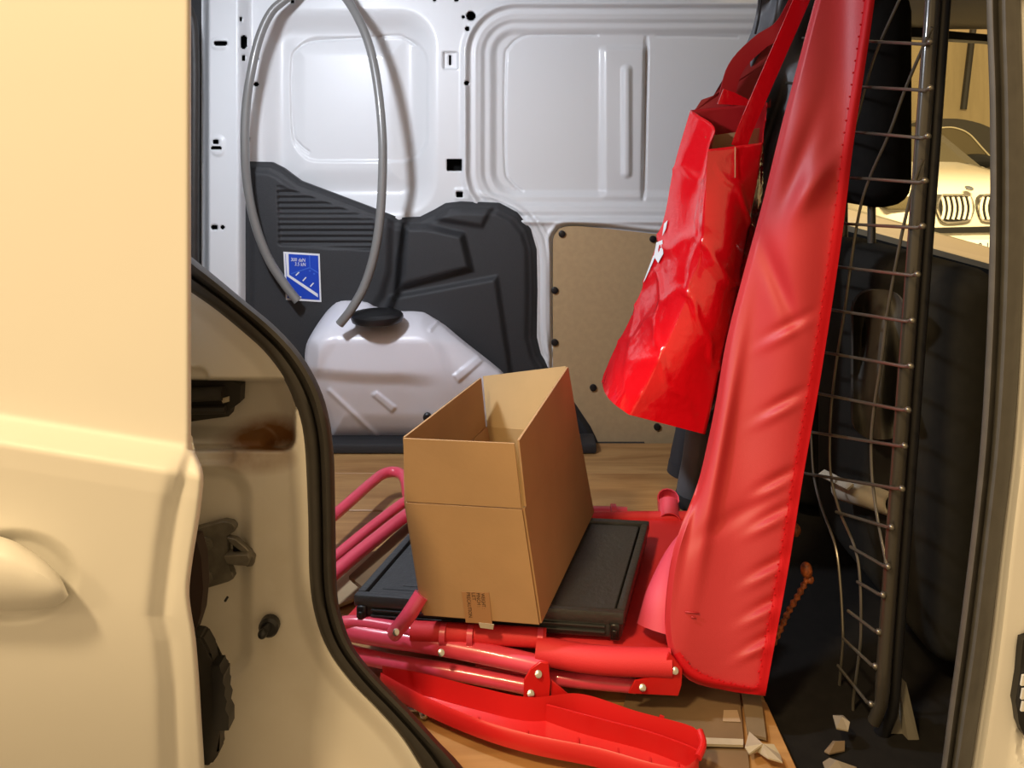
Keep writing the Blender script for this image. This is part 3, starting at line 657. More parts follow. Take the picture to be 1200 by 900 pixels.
# white print on the gusset
def bagpt(t, s, k=3):
    c4 = [corner(i, t) for i in range(4)]; Yk = (1.50, 1.50, 1.66, 1.66); a = P(c4[3].x, c4[3].y, 1.66); b_ = P(c4[0].x, c4[0].y, 1.50); return a.lerp(b_, s)
def baghit(px, py):                                    # nearest surface of the bag along that line of sight
    import mathutils.bvhtree as bv
    me = bpy.data.objects[o.name].data; T = bv.BVHTree.FromPolygons([v.co for v in me.vertices], [p.vertices for p in me.polygons])
    d = P(px, py, 1)-camo.location; h = T.ray_cast(camo.location, d.normalized()); return h[0] or (baghit(px+1.5, py) if px < 880 else None)
bm = bmesh.new()
for poly in ([(770, 284), (777, 281), (778, 297), (772, 308), (767, 300)], [(765, 299), (768, 302), (757, 327), (753, 331), (758, 314)], [(779, 262), (783, 258), (781, 268), (777, 276)]):
    q = [baghit(*p) for p in poly]
    if all(q): prism(bm, [p+Vector((-0.002, -0.003, 0)) for p in q], (0, 0.001, 0))
local(obj('white_print', bm, whitei, smooth=False), bag)
bm = bmesh.new(); q = [baghit(860.5, 172), baghit(861.5, 172), baghit(861.5, 208), baghit(860.5, 208)]
if all(q): prism(bm, [p+Vector((0, -0.003, 0)) for p in q], (0, 0.001, 0))
local(obj('seam_thread', bm, mat('pale_thread', (0.8, 0.45, 0.25), 0.6), smooth=False), bag)
ib = thing('carton', 'small cardboard carton standing inside the glossy red carrier bag', 'box', tuple(P(850, 300, 1.58)))
bm = bmesh.new(); A = P(820, 157, 1.62); B = P(884, 152, 1.62)
q = [P(826, 160, 1.60), P(862, 155, 1.60), P(872, 250, 1.60), P(836, 255, 1.60)]; slab(bm, q, -0.004)
q2 = [P(862, 155, 1.60), P(889, 150, 1.62), P(882, 245, 1.62), P(868, 250, 1.60)]; slab(bm, q2, -0.004); local(obj('side', bm, card, smooth=False), ib)

# ---- grey padded poles and draped grey cloth behind the bag
for (a, b_, Y, lab) in (((806, 588), (870, 200), 1.76, 'charcoal padded pole with rounded foot, the nearer and lower of two behind the red bag'), ((797, 551), (862, 200), 1.86, 'charcoal padded pole with shorter foot peeking out left of the nearer pole')):
    p = thing('padded_pole', lab, 'pole', tuple(P(a[0], a[1], Y)), 'padded poles behind the red bag')
    bm = bmesh.new(); A, B = P(*a, Y), P(*b_, Y-0.05); tube(bm, [A.lerp(B, k/16) for k in range(17)], 0.029, 18, rf=lambda t: 0.029+0.001*math.sin(t*40)); local(obj('sleeve', bm, charcoal if Y > 1.8 else greycloth), p)
    bm = bmesh.new(); D = (B-A).normalized(); tube(bm, [A-D*0.012, A-D*0.008, A, A+D*0.02], 0.03, 18, rf=lambda t: 0.024 if t < 0.2 else 0.0305); local(obj('foot', bm, charcoal), p)
GC = curve2([(893, -40), (886, 20), (875, 52), (858, 82), (842, 112), (848, 150), (850, 250), (838, 350), (815, 500), (835, 520), (862, 420), (900, 290), (928, 170), (946, 80), (985, -40)], 80)
gc = sheet('draped_cloth', 810, 990, -42, 524, 2.5, lambda x, y: 1.69+0.018*np.sin((x*0.9+y*0.35)*0.22)+0.010*np.sin((x*0.5+y*0.1)*0.5+1)+0.008*np.sin(y*0.1+x*.07)-0.0006*(x-900), greycloth, sdf=lambda x, y: sdpoly(x, y, GC), thick=0.006)
tag(gc, 'crumpled dark grey cloth hanging behind the red bag straps', 'cloth')
bm = bmesh.new(); tube(bm, catmull([P(894, -30, 1.66), P(890, 15, 1.66), P(885, 40, 1.66)], 12), 0.0025, 8); obj('cord', bm, capm, gc)

# ---- white tank with screw cap
TK = curve2([(388, 513), (366, 470), (358, 432), (358, 408), (365, 391), (382, 366), (398, 352), (430, 353), (446, 362), (492, 363), (502, 366), (540, 398), (578, 428), (592, 442), (606, 470), (610, 513)], 80)
def tankY(x, y):
    d = -sdpoly(x, y, TK)
    top = np.interp(x, [358, 380, 400, 500, 520, 600], [430, 398, 388, 388, 404, 470])
    Y = 2.235-0.085*smooth(y, 352, 404)+0.055*smooth(y, 430, 515)
    Y = Y - 0.022*smooth(d, 2, 30)
    Y = Y + 0.040*(1-np.sqrt(np.clip(1-(1-np.clip(d/16, 0, 1))**2, 0, 1)))
    cr = 436+7*np.sin((x-360)/60)+np.clip(x-470, 0, 60)*0.14
    Y = Y + 0.018*smooth(y, cr-8, cr+10)*(1-smooth(x, 470, 525))
    Y -= 0.022*smooth(-sdpoly(x, y, [(355, 392), (395, 352), (430, 353), (400, 384), (372, 440)]), -4, 14)*0.6
    Y += 0.012*smooth(x-(y-400)*0.5, 500, 520)
    for q in ([(501, 386), (513, 374), (516, 377), (504, 390)], [(530, 440), (560, 416), (567, 423), (537, 449)], [(435, 463), (441, 458), (465, 477), (459, 484)]):
        Y -= 0.007*smooth(-sdpoly(x, y, q), -0.5, 1.5)
    Y -= 0.006*np.exp(-(dline(x, y, [(386, 458), (442, 511)])/2.6)**2)
    Y += 0.03*np.exp(-(np.hypot(x-391, y-384)/7)**2)*0
    return Y
tk = thing('water_tank', 'white moulded plastic tank with black screw cap against the charcoal wheel housing trim', 'tank', tuple(P(480, 513, 2.19)))
local(sheet('tank_body', 350, 620, 345, 520, 1.7, tankY, tankm, sdf=lambda x, y: sdpoly(x, y, TK), thick=0.012), tk)
cc = P(442, 377, 2.135)
bm = bmesh.new(); rr = []
for i, (z, r) in enumerate(((0, .058), (0.004, .068), (0.012, .0715), (0.022, .071), (0.028, .064), (0.030, .04))):
    rr.append([bm.verts.new(cc+Vector((math.cos(2*PI*k/40)*r*(1+0.012*(k % 2)*(1 if 0 < i < 4 else 0)), math.sin(2*PI*k/40)*r, z-0.002))) for k in range(40)])
for a, b_ in zip(rr, rr[1:]):
    for k in range(40): bm.faces.new((a[k], a[(k+1) % 40], b_[(k+1) % 40], b_[k]))
bm.faces.new(rr[-1]); bm.faces.new(rr[0][::-1]); local(obj('screw_cap', bm, capm), tk)
bm = bmesh.new(); disc(bm, P(501, 488, 2.17), (0, -1, 0), 0.012, 0.012, 16, 0.3); local(obj('drain_plug', bm, capm), tk)

# ---- hose
hp = [(398, 380, 2.09), (412, 362, 2.09), (427, 335, 2.10), (438, 300, 2.11), (445, 258, 2.12), (448, 210, 2.13), (448, 160, 2.14), (443, 105, 2.16), (434, 58, 2.18), (420, 22, 2.20), (402, -6, 2.22), (382, -22, 2.22), (358, -22, 2.22), (336, -2, 2.21), (318, 14, 2.20), (304, 44, 2.19), (294, 86, 2.18), (288, 130, 2.18), (287, 175, 2.18), (290, 218, 2.19), (299, 262, 2.20), (314, 302, 2.21), (332, 331, 2.215), (349, 353, 2.215)]
bm = bmesh.new(); hollow(bm, catmull([P(*p) for p in hp], 160), 0.0125, 0.003, 14)
ho = obj('hose', bm, hosem); tag(ho, 'grey plastic hose looped from the white tank up the wall and back down', 'hose')

# ---- blue sticker
sx0, sy0, sx1, sy1 = 332, 295, 376, 353
YK = float(trimY(np.array([355.0]), np.array([330.0]))[0])-0.003
stk = thing('sticker', 'blue and white load-limit sticker on the charcoal wall trim', 'sticker', tuple(P(354, 354, YK)))
def q4(bm, pts, y, th=0.0008): prism(bm, [P(a, b_, y) for a, b_ in pts], (0, th, 0))
bm = bmesh.new(); q4(bm, [(332, 295), (374.5, 297.5), (376.5, 354), (335, 351.5)], YK, 0.002); local(obj('backing', bm, whitei, smooth=False), stk)
bm = bmesh.new(); q4(bm, [(334.2, 297.4), (372.8, 299.6), (374.6, 351.6), (336.9, 349.2)], YK-0.0012); local(obj('blue_field', bm, bluei, smooth=False), stk)
bm = bmesh.new()
for pts in ([(334.6, 297.5), (338, 297.6), (338.8, 322), (372.5, 344.5), (372.5, 348.5), (336.2, 323.5)], [(346.0, 322.4), (347.2, 323.2), (351.0, 319.4), (349.8, 318.6)], [(354.2, 328.8), (355.4, 329.6), (359.2, 325.4), (358, 324.6)], [(363, 335.4), (364.2, 336.2), (368, 332), (366.8, 331.2)], [(348, 347), (353, 347.3), (353, 349), (348, 348.7)]): q4(bm, pts, YK-0.0024)
local(obj('white_lines', bm, whitei, smooth=False), stk)
bm = bmesh.new()
for pts in ([(362, 299.5), (363.2, 299.6), (363.8, 313.5), (362.6, 313.5)], [(362.6, 313), (364, 314.2), (341, 321.6), (340.6, 320.4)], [(363.2, 313.2), (372.6, 319), (372.6, 320.4), (363.2, 314.6)], [(362, 316.6), (364, 316.7), (364, 318.6), (362, 318.5)], [(367, 320), (369, 320.1), (369, 322), (367, 321.9)]): q4(bm, pts, YK-0.0020)
local(obj('blue_lines', bm, lightblue, smooth=False), stk)
def label_on(s, px, py, w_px, h_px, Y, m, par, tilt=0.0, nm='lettering'):
    u = Y/F
    o_ = text(nm, s, h_px*u*1.4, Matrix(), m, par); xs = [v.co.x for v in o_.data.vertices]; k = w_px*u/max(1e-6, max(xs)-min(xs)); x0 = min(xs)
    M = frame(P(px, py, Y), Vector((math.cos(tilt), 0, -math.sin(tilt))), (0, 0, 1))
    for v in o_.data.vertices: v.co = M @ Vector(((v.co.x-x0)*k, v.co.y, v.co.z))
    return o_
for s, a, b_, w, h in (('300 daN', 341, 306, 16.5, 4.2), ('3.5 kN', 345.5, 311.4, 12.5, 4.2)): local(label_on(s, a, b_, w, h, YK-0.0026, whitei, None, 0.05), stk)

# ---- folded red chair
ch = thing('folded_chair', 'folded red tubular garden chair lying flat on the wooden cargo floor', 'chair', tuple(PZ(610, 770, ZF)))
def part(nm, bm, m, **k): return local(obj(nm, bm, m, **k), ch)
def rivet(px, py, z=None, Y=None, r=0.0052, par=None):
    bm = bmesh.new(); c = PZ(px, py, z) if Y is None else P(px, py, Y); d = (camo.location-c).normalized(); disc(bm, c-d*0.001, d, r, 0.004, 14, 0.45); return obj('rivet', bm, steel, par)
def T(nm, pts, r, m=redtube, n=None, open_=True, **k):
    bm = bmesh.new(); c = catmull(pts, n or max(2, 8*len(pts)))
    hollow(bm, c, r) if open_ else tube(bm, c, r, 14, **k)
    return part(nm, bm, m)
ft = T('frame_tube', [PZ(330, 712, 0.640), PZ(405, 738, 0.640), PZ(520, 757, 0.640), PZ(600, 773, 0.638), PZ(643, 783, 0.634)], 0.0150)
T('frame_tube', [PZ(340, 742, 0.604), PZ(430, 770, 0.604), PZ(540, 789, 0.602), PZ(640, 808, 0.600)], 0.0120)
T('frame_tube', [PZ(560, 776, 0.597), PZ(650, 794, 0.605), PZ(745, 804, 0.605)], 0.0105)
T('frame_tube', [PZ(380, 735, 0.655), PZ(420, 729, 0.655), PZ(500, 742, 0.655), PZ(560, 746, 0.655)], 0.010)
hs = T('hem_sleeve', [PZ(482, 739, 0.660), PZ(560, 743, 0.660), PZ(640, 748, 0.660)], 0.0145, redcloth, open_=False)
for px in (518, 550, 632):
    bm = bmesh.new(); a = PZ(px, 741+(px-482)*0.053, 0.660); b_ = PZ(px+3, 741.2+(px-482)*0.053, 0.660); tube(bm, [a-(b_-a)*.6, b_+(b_-a)*.6], 0.0162, 16); obj('collar', bm, redtube, hs)
T('hem_sleeve', [PZ(630, 762, 0.650), PZ(700, 773, 0.650), PZ(786, 777, 0.650)], 0.0200, redcloth, open_=False)
su = T('strut', [PZ(462, 742, 0.668), P(478, 722, 1.205), P(494, 697, 1.215)], 0.0125, open_=False)
rivet(464, 741, Y=1.196, par=su); rivet(517, 765, Y=1.196, par=ft)
# textile
bm = bmesh.new(); nx, ny = 24, 20
cor = [PZ(400, 728, 0.648), PZ(788, 770, 0.648), PZ(818, 602, 0.648), PZ(520, 598, 0.648)]
g = [[None]*(nx+1) for _ in range(ny+1)]
for j in range(ny+1):
    for i in range(nx+1):
        a = cor[0].lerp(cor[1], i/nx); b_ = cor[3].lerp(cor[2], i/nx); p = a.lerp(b_, j/ny); p.z += 0.003*noise.noise(p*14)-0.002; g[j][i] = bm.verts.new(p)
for j in range(ny):
    for i in range(nx): bm.faces.new((g[j][i], g[j][i+1], g[j+1][i+1], g[j+1][i]))
so = part('textile_seat', bm, redcloth); md = so.modifiers.new('t', 'SOLIDIFY'); md.thickness = 0.004; md.offset = -1
T('frame_tube', [PZ(560, 602, 0.640), PZ(700, 601, 0.640), PZ(735, 602, 0.640)], 0.014)
bm = bmesh.new(); tube(bm, [PZ(716, 601, 0.645), PZ(722, 601, 0.645)], 0.0185, 16); part('collar', bm, redtube)
T('hem_sleeve', [PZ(690, 607, 0.646), PZ(760, 606, 0.646), PZ(816, 606, 0.646)], 0.012, redcloth, open_=False)
T('socket', [PZ(785, 612, 0.640), PZ(783, 590, 0.655), PZ(783, 584, 0.668)], 0.024)
# leg loops reaching to the rear of the bay
T('leg_loop', [PZ(330, 655, 0.645), PZ(395, 601, 0.645), PZ(436, 565, 0.645), PZ(450, 555, 0.645), PZ(464, 553, 0.645), PZ(474, 561, 0.643), PZ(480, 590, 0.64), PZ(500, 640, 0.635)], 0.0125, n=60, open_=False)
T('leg_loop', [PZ(330, 705, 0.640), PZ(395, 651, 0.640), PZ(440, 614, 0.640), PZ(480, 585, 0.638), PZ(520, 570, 0.630)], 0.0115, open_=False)
T('leg_loop', [PZ(330, 728, 0.655), PZ(395, 669, 0.655), PZ(440, 632, 0.655), PZ(482, 600, 0.652), PZ(530, 575, 0.645)], 0.0135, open_=False)
# brackets
def plate(nm, pts, z, d=(0, 0.004, 0), m=redplastic, Y=None):
    bm = bmesh.new(); c = PZ(*pts[0], z) if Y is None else None; Yv = c.y if c else Y
    prism(bm, [P(a, b_, Yv) for a, b_ in pts], d); bmesh.ops.bevel(bm, geom=bm.edges[:], offset=0.001, segments=1, affect='EDGES'); return part(nm, bm, m)
b1 = plate('bracket', [(614, 797), (622, 784), (633, 776), (643, 777), (645, 800), (643, 829), (613, 824)], 0, Y=1.150)
plate('bracket', [(646, 797), (668, 816), (645, 829)], 0, Y=1.155)
b2 = plate('bracket', [(736, 813), (744, 798), (774, 793), (780, 776), (784, 764), (800, 784), (799, 803), (795, 816)], 0, Y=1.165)
rivet(631, 790, Y=1.148, par=b1); rivet(622, 813, Y=1.148, par=b1); rivet(791, 786, Y=1.163, par=b2); rivet(753, 806, Y=1.163, par=b2)
# moulded armrest, a trough lying on its back
UP = curve2([(448, 780), (500, 790), (560, 805), (620, 817), (680, 813), (745, 833), (805, 849), (820, 858)], 60)
LO = curve2([(446, 788), (500, 817), (560, 842), (620, 860), (700, 876), (765, 894), (800, 899), (818, 888)], 60)
bm = bmesh.new(); rows = []
def mid(a, b_, t): return (a[0]+(b_[0]-a[0])*t, a[1]+(b_[1]-a[1])*t)
for i in range(60):
    u, l = UP[i], LO[i]; A = PZ(*u, 0.626); B = PZ(*l, 0.618); w = B-A
    fl = 0.574; row = [A+Vector((0, 0.004, -0.004)), A, A+w*0.05+Vector((0, 0, -0.020)), A+w*0.10+Vector((0, 0, -0.034)), A+w*0.5+Vector((0, 0, -0.036)), A+w*0.84+Vector((0, 0, -0.032)), A+w*0.93+Vector((0, 0, -0.006)), B, B+Vector((0, -0.005, -0.005)), B+Vector((0, -0.002, -0.026)), A+w*0.5+Vector((0, 0, -0.034)), A+Vector((0, 0.002, -0.03))]
    rows.append([bm.verts.new(Vector((p.x, p.y, max(p.z, ZF+0.002)))) for p in row])
for r0, r1 in zip(rows, rows[1:]):
    for k in range(12): bm.faces.new((r0[k], r0[(k+1) % 12], r1[(k+1) % 12], r1[k]))
bm.faces.new(rows[0]); bm.faces.new(rows[-1][::-1])
arm = part('armrest', bm, redplastic, sharp=60)
bm = bmesh.new(); tube(bm, catmull([PZ(818, 888, 0.616), PZ(824, 872, 0.620), PZ(820, 857, 0.624)], 12), 0.005, 10); 
sr = curve2([(640, 826), (700, 842), (760, 858), (800, 872), (818, 880)], 30); sl = []
for (a, b_) in sr: p = PZ(a, b_, 0.618); sl.append((p, p+Vector((0, 0, -0.03))))
for (a, a2), (b_, b2) in zip(sl, sl[1:]):
    slab(bm, [a, b_, Vector((b2.x, b2.y, ZF+.004)), Vector((a2.x, a2.y, ZF+.004))], 0.0025)
obj('inner_wall', bm, redplastic, arm, smooth=False)
for i in (10, 19, 28, 37, 44, 50, 55):
    u, l = UP[i], LO[i]; A = PZ(*u, 0.626); B = PZ(*l, 0.618); w = B-A
    bm = bmesh.new(); slab(bm, [A+w*0.55+Vector((0, 0, -0.036)), A+w*0.95+Vector((0, 0, -0.03)), A+w*0.985+Vector((0, 0, -0.002)), A+w*0.80+Vector((0, 0, -0.006))], 0.003); obj('rib', bm, redplastic, arm, smooth=False)
for px in (676, 704, 732):
    bm = bmesh.new(); a = PZ(px, 822+(px-676)*.26, 0.598); b_ = PZ(px+16, 834+(px-676)*.26, 0.592); tube(bm, [a, b_, b_+Vector((0, 0, -0.016))], 0.0018, 6); obj('rib', bm, redplastic, arm)
bm = bmesh.new(); slab(bm, [PZ(773, 838, 0.612), PZ(778, 840, 0.612), PZ(774, 862, 0.588), PZ(769, 860, 0.588)], 0.003); obj('rib', bm, redplastic, arm, smooth=False)

# ---- folded black crate
ZT = 0.700
c0, c1, c2 = PZ(414, 697, ZT), PZ(731, 719, ZT), PZ(761, 610, ZT)
ex = (c1-c0); ey = (c2-c1); wx, wy = ex.length, ey.length; exn = ex.normalized(); eyn = (ey-exn*ey.dot(exn)).normalized()
Mc = Matrix((exn, ey.normalized(), Vector((0, 0, 1)))).transposed().to_4x4(); Mc.translation = Vector((c0.x, c0.y, ZT-0.047))
cr = thing('folding_crate', 'flat folded black plastic crate lying on the red chair under the cardboard box', 'crate', tuple(Mc.translation))
def cpart(nm, bm, m, smooth=True): return local(obj(nm, bm, m, None, smooth=smooth), cr)
bm = bmesh.new(); box(bm, (0.004, 0.004, 0.002), (wx-0.004, wy-0.004, 0.030), 0.006, 3, Mc); cpart('base', bm, cratem)
bm = bmesh.new()
for lo, hi in (((0, 0, 0.028), (wx, 0.014, 0.047)), ((0, wy-0.014, 0.028), (wx, wy, 0.047)), ((0, 0.0141, 0.028), (0.014, wy-0.0141, 0.047)), ((wx-0.014, 0.0141, 0.028), (wx, wy-0.0141, 0.047))): box(bm, lo, hi, 0.003, 2, Mc)
cpart('rim', bm, cratem)
for i in range(2):
    bm = bmesh.new(); x0 = 0.016+i*(wx-0.03)/2; box(bm, (x0, 0.016, 0.026), (x0+(wx-0.036)/2, wy-0.016, 0.0425), 0.002, 1, Mc)
    for k in range(5 if i == 0 else 0): box(bm, (x0+0.02+0.03*k, 0.03+0.012*(k % 3), 0.0425), (x0+0.11+0.02*k, 0.033+0.012*(k % 3)+0.03*k, 0.0432), 0, 1, Mc)
    cpart('folded_panel', bm, cratem)
for (x0, y0) in ((0.006, -0.003), (wx-0.022, -0.003)):
    bm = bmesh.new(); box(bm, (x0, y0, 0.004), (x0+0.016, y0+0.01, 0.03), 0.002, 1, Mc); box(bm, (x0+.004, y0-.003, 0.010), (x0+0.012, y0+0.004, 0.022), 0.001, 1, Mc); cpart('corner_clip', bm, capm)
bm = bmesh.new(); box(bm, (0.03, -0.001, 0.013), (wx-0.03, 0.006, 0.016), 0.0005, 1, Mc); box(bm, (0.03, -0.001, 0.022), (wx-0.03, 0.006, 0.025), 0.0005, 1, Mc); cpart('side_rib', bm, cratem)

# ---- open cardboard box
A, B, C = P(497, 722, 1.215), P(632, 733, 1.191), P(694, 603, 1.55)
for p in (A, B, C): p.z = ZT+0.004
D = A+C-B
A1, B1, C1 = P(476, 588, 1.219), P(612, 596, 1.193), P(677, 508, 1.545); D1 = P(571, 500, 1.575)
bx = thing('cardboard_box', 'open empty brown cardboard box with raised flaps on the black crate', 'box', tuple((A+B+C+D)/4))
def bp(nm, q, t, m=card):
    bm = bmesh.new(); slab(bm, q, t); return local(obj(nm, bm, m, smooth=False), bx)
bp('front_panel', [A, B, B1, A1], 0.004); bp('right_panel', [B, C, C1, B1], 0.004); bp('back_panel', [C, D, D1, C1], 0.004, cardin); bp('left_panel', [D, A, A1, D1], 0.004)
bp('base_panel', [A, D, C, B], 0.003)
fr = bp('flap', [A1+Vector((0.001, 0, .002)), B1+Vector((-0.001, 0, .002)), P(603, 519, 1.193), P(473, 513, 1.219)], 0.0035)
bp('flap', [B1+Vector((0.003, 0.003, .002)), C1, P(664, 430, 1.545), P(606, 516, 1.20)], 0.0035)
bp('flap', [C1+Vector((0, 0.003, 0)), D1, P(566, 441, 1.60), P(663, 429, 1.58)], 0.0035, cardin)
bp('flap', [D1+Vector((-0.003, 0, 0)), A1, P(475, 512, 1.225), P(564, 443, 1.56)], 0.0035)
Mt = frame(P(541, 692, 1.2), B-A, A1-A)
nrm = (B-A).cross(A1-A).normalized()
def onface(u, v, d=0.0006): # u,v pixels on the near face -> point on its plane
    dirv = P(u, v, 1)-camo.location; t = (A+nrm*0.0042-camo.location).dot(nrm)/dirv.dot(nrm); return camo.location+dirv*t+nrm*d
sgn = 1 if (camo.location-A).dot(nrm) > 0 else -1; nrm = nrm*sgn
bm = bmesh.new(); prism(bm, [onface(*p) for p in ((541, 693), (573, 694), (577, 731), (546, 729))], nrm*0.0004); tp = local(obj('packing_tape', bm, mat('packing_tape', (0.40, 0.215, 0.10), 0.3, coat=0.4), smooth=False), bx)
for s, px, py, L in (('PRECAUTION', 546.6, 694, 29), ('LET', 552.8, 694.2, 9), ('PINCH :', 558.2, 694.6, 16), ('WEIGHT :', 563.6, 694.8, 18)):
    o_ = text('lettering', s, 1.0, Matrix(), inkm, None, depth=0.02); xs = [v.co.x for v in o_.data.vertices]; ys_ = [v.co.y for v in o_.data.vertices]; x0, x1 = min(xs), max(xs)
    O = onface(px, py, 0.0012); EX = onface(px+L*0.10, py+L, 0.0012)-O; EY = onface(px+4.4, py, 0.0012)-O
    for v in o_.data.vertices: v.co = O+EX*((v.co.x-x0)/(x1-x0))+EY*(v.co.y/0.72)+nrm*v.co.z*0.001
    local(o_, bx)
bm = bmesh.new(); prism(bm, [onface(561, 729), onface(579, 731), onface(578, 737), onface(563, 735)], nrm*0.001); local(obj('torn_tape', bm, paperm, smooth=False), bx)

# ---- flat cardboard pieces and scraps
bm = bmesh.new(); q = [PZ(409, 675, 0.625), PZ(424, 687, 0.625), PZ(500, 614, 0.625), PZ(482, 606, 0.625)]; slab(bm, q, -0.006); slab(bm, [p+Vector((0.004, 0.003, -0.0065)) for p in q], -0.006)
tag(obj('cardboard_strip', bm, cardold, smooth=False), 'narrow brown cardboard strip wedged left of the black crate', 'cardboard')
bm = bmesh.new(); slab(bm, [PZ(380, 715, 0.585), PZ(418, 700, 0.585), PZ(470, 640, 0.585), PZ(360, 660, 0.585)], -0.006)
tag(obj('cardboard_sheet', bm, mat('pale_cardboard', (0.44, 0.33, 0.19), 0.8, var=0.15), smooth=False), 'pale cardboard sheet on the floor under the pink leg tubes', 'cardboard')
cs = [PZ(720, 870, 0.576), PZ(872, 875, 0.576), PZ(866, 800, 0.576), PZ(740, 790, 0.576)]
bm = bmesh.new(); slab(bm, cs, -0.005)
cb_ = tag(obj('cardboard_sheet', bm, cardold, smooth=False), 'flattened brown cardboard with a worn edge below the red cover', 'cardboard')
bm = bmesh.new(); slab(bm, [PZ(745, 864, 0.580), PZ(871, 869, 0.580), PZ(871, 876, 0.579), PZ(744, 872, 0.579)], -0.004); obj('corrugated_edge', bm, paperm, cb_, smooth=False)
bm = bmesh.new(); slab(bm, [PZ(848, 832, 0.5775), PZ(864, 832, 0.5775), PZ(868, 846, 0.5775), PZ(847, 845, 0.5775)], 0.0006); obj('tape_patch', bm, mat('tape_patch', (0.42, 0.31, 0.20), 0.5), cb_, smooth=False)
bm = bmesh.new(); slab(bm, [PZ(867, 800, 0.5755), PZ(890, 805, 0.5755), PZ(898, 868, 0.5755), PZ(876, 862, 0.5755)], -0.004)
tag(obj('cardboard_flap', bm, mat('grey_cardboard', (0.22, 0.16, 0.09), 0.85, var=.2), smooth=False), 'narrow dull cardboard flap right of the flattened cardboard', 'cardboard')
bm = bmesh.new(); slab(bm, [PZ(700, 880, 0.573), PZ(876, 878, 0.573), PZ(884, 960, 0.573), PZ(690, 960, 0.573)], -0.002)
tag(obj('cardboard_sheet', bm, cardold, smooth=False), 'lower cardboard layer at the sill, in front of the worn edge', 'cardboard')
def scrap(name, pts, z, m, lab, cat, amp=0.008):
    bm = bmesh.new(); top = [PZ(a, b_, z+amp*((i*7) % 3-1)*0.5+amp*0.5) for i, (a, b_) in enumerate(pts)]
    c = sum(top, Vector())/len(top)+Vector((0, 0, amp)); vc = bm.verts.new(c); vb = bm.verts.new(c-Vector((0, 0, .002)))
    a = [bm.verts.new(p) for p in top]; b_ = [bm.verts.new(p-Vector((0, 0, .002))) for p in top]; n = len(a)
    for i in range(n): bm.faces.new((vc, a[i], a[(i+1) % n])); bm.faces.new((vb, b_[(i+1) % n], b_[i])); bm.faces.new((a[i], b_[i], b_[(i+1) % n], a[(i+1) % n]))
    return tag(obj(name, bm, m, smooth=False), lab, cat)
scrap('paper_scrap', [(878, 857), (893, 872), (907, 872), (914, 884), (917, 893), (900, 888), (888, 880), (878, 883), (873, 875)], 0.582, paperm, 'torn cream paper scrap curling beside the cardboard edge', 'paper')
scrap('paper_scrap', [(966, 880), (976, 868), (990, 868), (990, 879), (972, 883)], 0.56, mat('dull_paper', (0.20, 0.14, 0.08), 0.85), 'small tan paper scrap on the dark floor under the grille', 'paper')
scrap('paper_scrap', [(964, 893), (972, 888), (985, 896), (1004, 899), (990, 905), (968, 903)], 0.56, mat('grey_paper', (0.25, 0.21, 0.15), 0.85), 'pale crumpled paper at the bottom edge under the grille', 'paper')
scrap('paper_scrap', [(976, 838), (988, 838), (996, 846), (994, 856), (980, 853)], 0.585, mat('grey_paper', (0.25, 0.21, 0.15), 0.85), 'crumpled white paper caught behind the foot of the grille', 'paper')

# ---- things glimpsed behind the grille
pr = thing('paper_roll', 'pale rolled paper lying behind the wire grille at mid height', 'roll', tuple(P(1005, 590, 1.42)))
bm = bmesh.new(); hollow(bm, [P(985, 573, 1.50), P(1018, 582, 1.42), P(1048, 592, 1.35)], 0.021, 0.004, 18); local(obj('roll', bm, mat('dim_paper', (0.40, 0.36, 0.28), 0.7, var=.2)), pr)
bm = bmesh.new(); slab(bm, [P(958, 556, 1.49), P(966, 550, 1.49), P(1000, 567, 1.42), P(992, 573, 1.42)], 0.004); local(obj('loose_end', bm, paperm, smooth=False), pr)
bm = bmesh.new()
jk = sheet('jacket', 995, 1068, 335, 520, 3, lambda x, y: (0.642-0.018*np.cos((x-1032)*0.16)*smooth(y, 335, 360)-0.012*np.sin((x+y*.4)*0.09))*F/(x-600), mat('jacket_cloth', (0.05, 0.045, 0.035), 0.75, var=.3, scale=30), sdf=lambda x, y: rbox(x, y, 1000, 340, 1062, 515, 24), thick=0.01)
tag(jk, 'crumpled dull grey jacket against the seat back behind the grille', 'jacket')
cd = thing('orange_cord', 'orange speckled cord with knotted end between red cover and grille', 'cord', tuple(P(905, 755, 1.24)))
bm = bmesh.new(); tube(bm, catmull([P(902, 762, 1.24), P(914, 738, 1.25), P(925, 715, 1.26), P(937, 695, 1.27), P(945, 680, 1.28)], 60), 0.005, 8, rf=lambda t: 0.0045+0.0012*math.sin(t*70)); local(obj('braid', bm, rustrod), cd)
bm = bmesh.new(); ball(bm, P(945, 668, 1.28), 0.010, 12, 8, (1, 1, 1.3)); ball(bm, P(949, 679, 1.28), 0.007, 10, 7); local(obj('knot', bm, rustrod), cd)
bm = bmesh.new(); ball(bm, P(932, 621, 1.34), 0.0095, 14, 9, (1, 1, 1.2)); tag(obj('knob', bm, rustrod), 'small orange knob beside the edge of the red cover', 'knob')
# grey sill cover below the seat
bm = bmesh.new(); slab(bm, [P(1052, 790, 1.16), P(1062, 800, 1.16), P(1086, 905, 1.14), P(1070, 905, 1.14)], 0.02); slab(bm, [P(1040, 800, 1.17), P(1049, 800, 1.17), P(1064, 905, 1.15), P(1030, 905, 1.15)], 0.02)
obj('trim_seat_base', bm, mat('grey_trim', (0.17, 0.155, 0.12), 0.6), kind='structure', smooth=False)
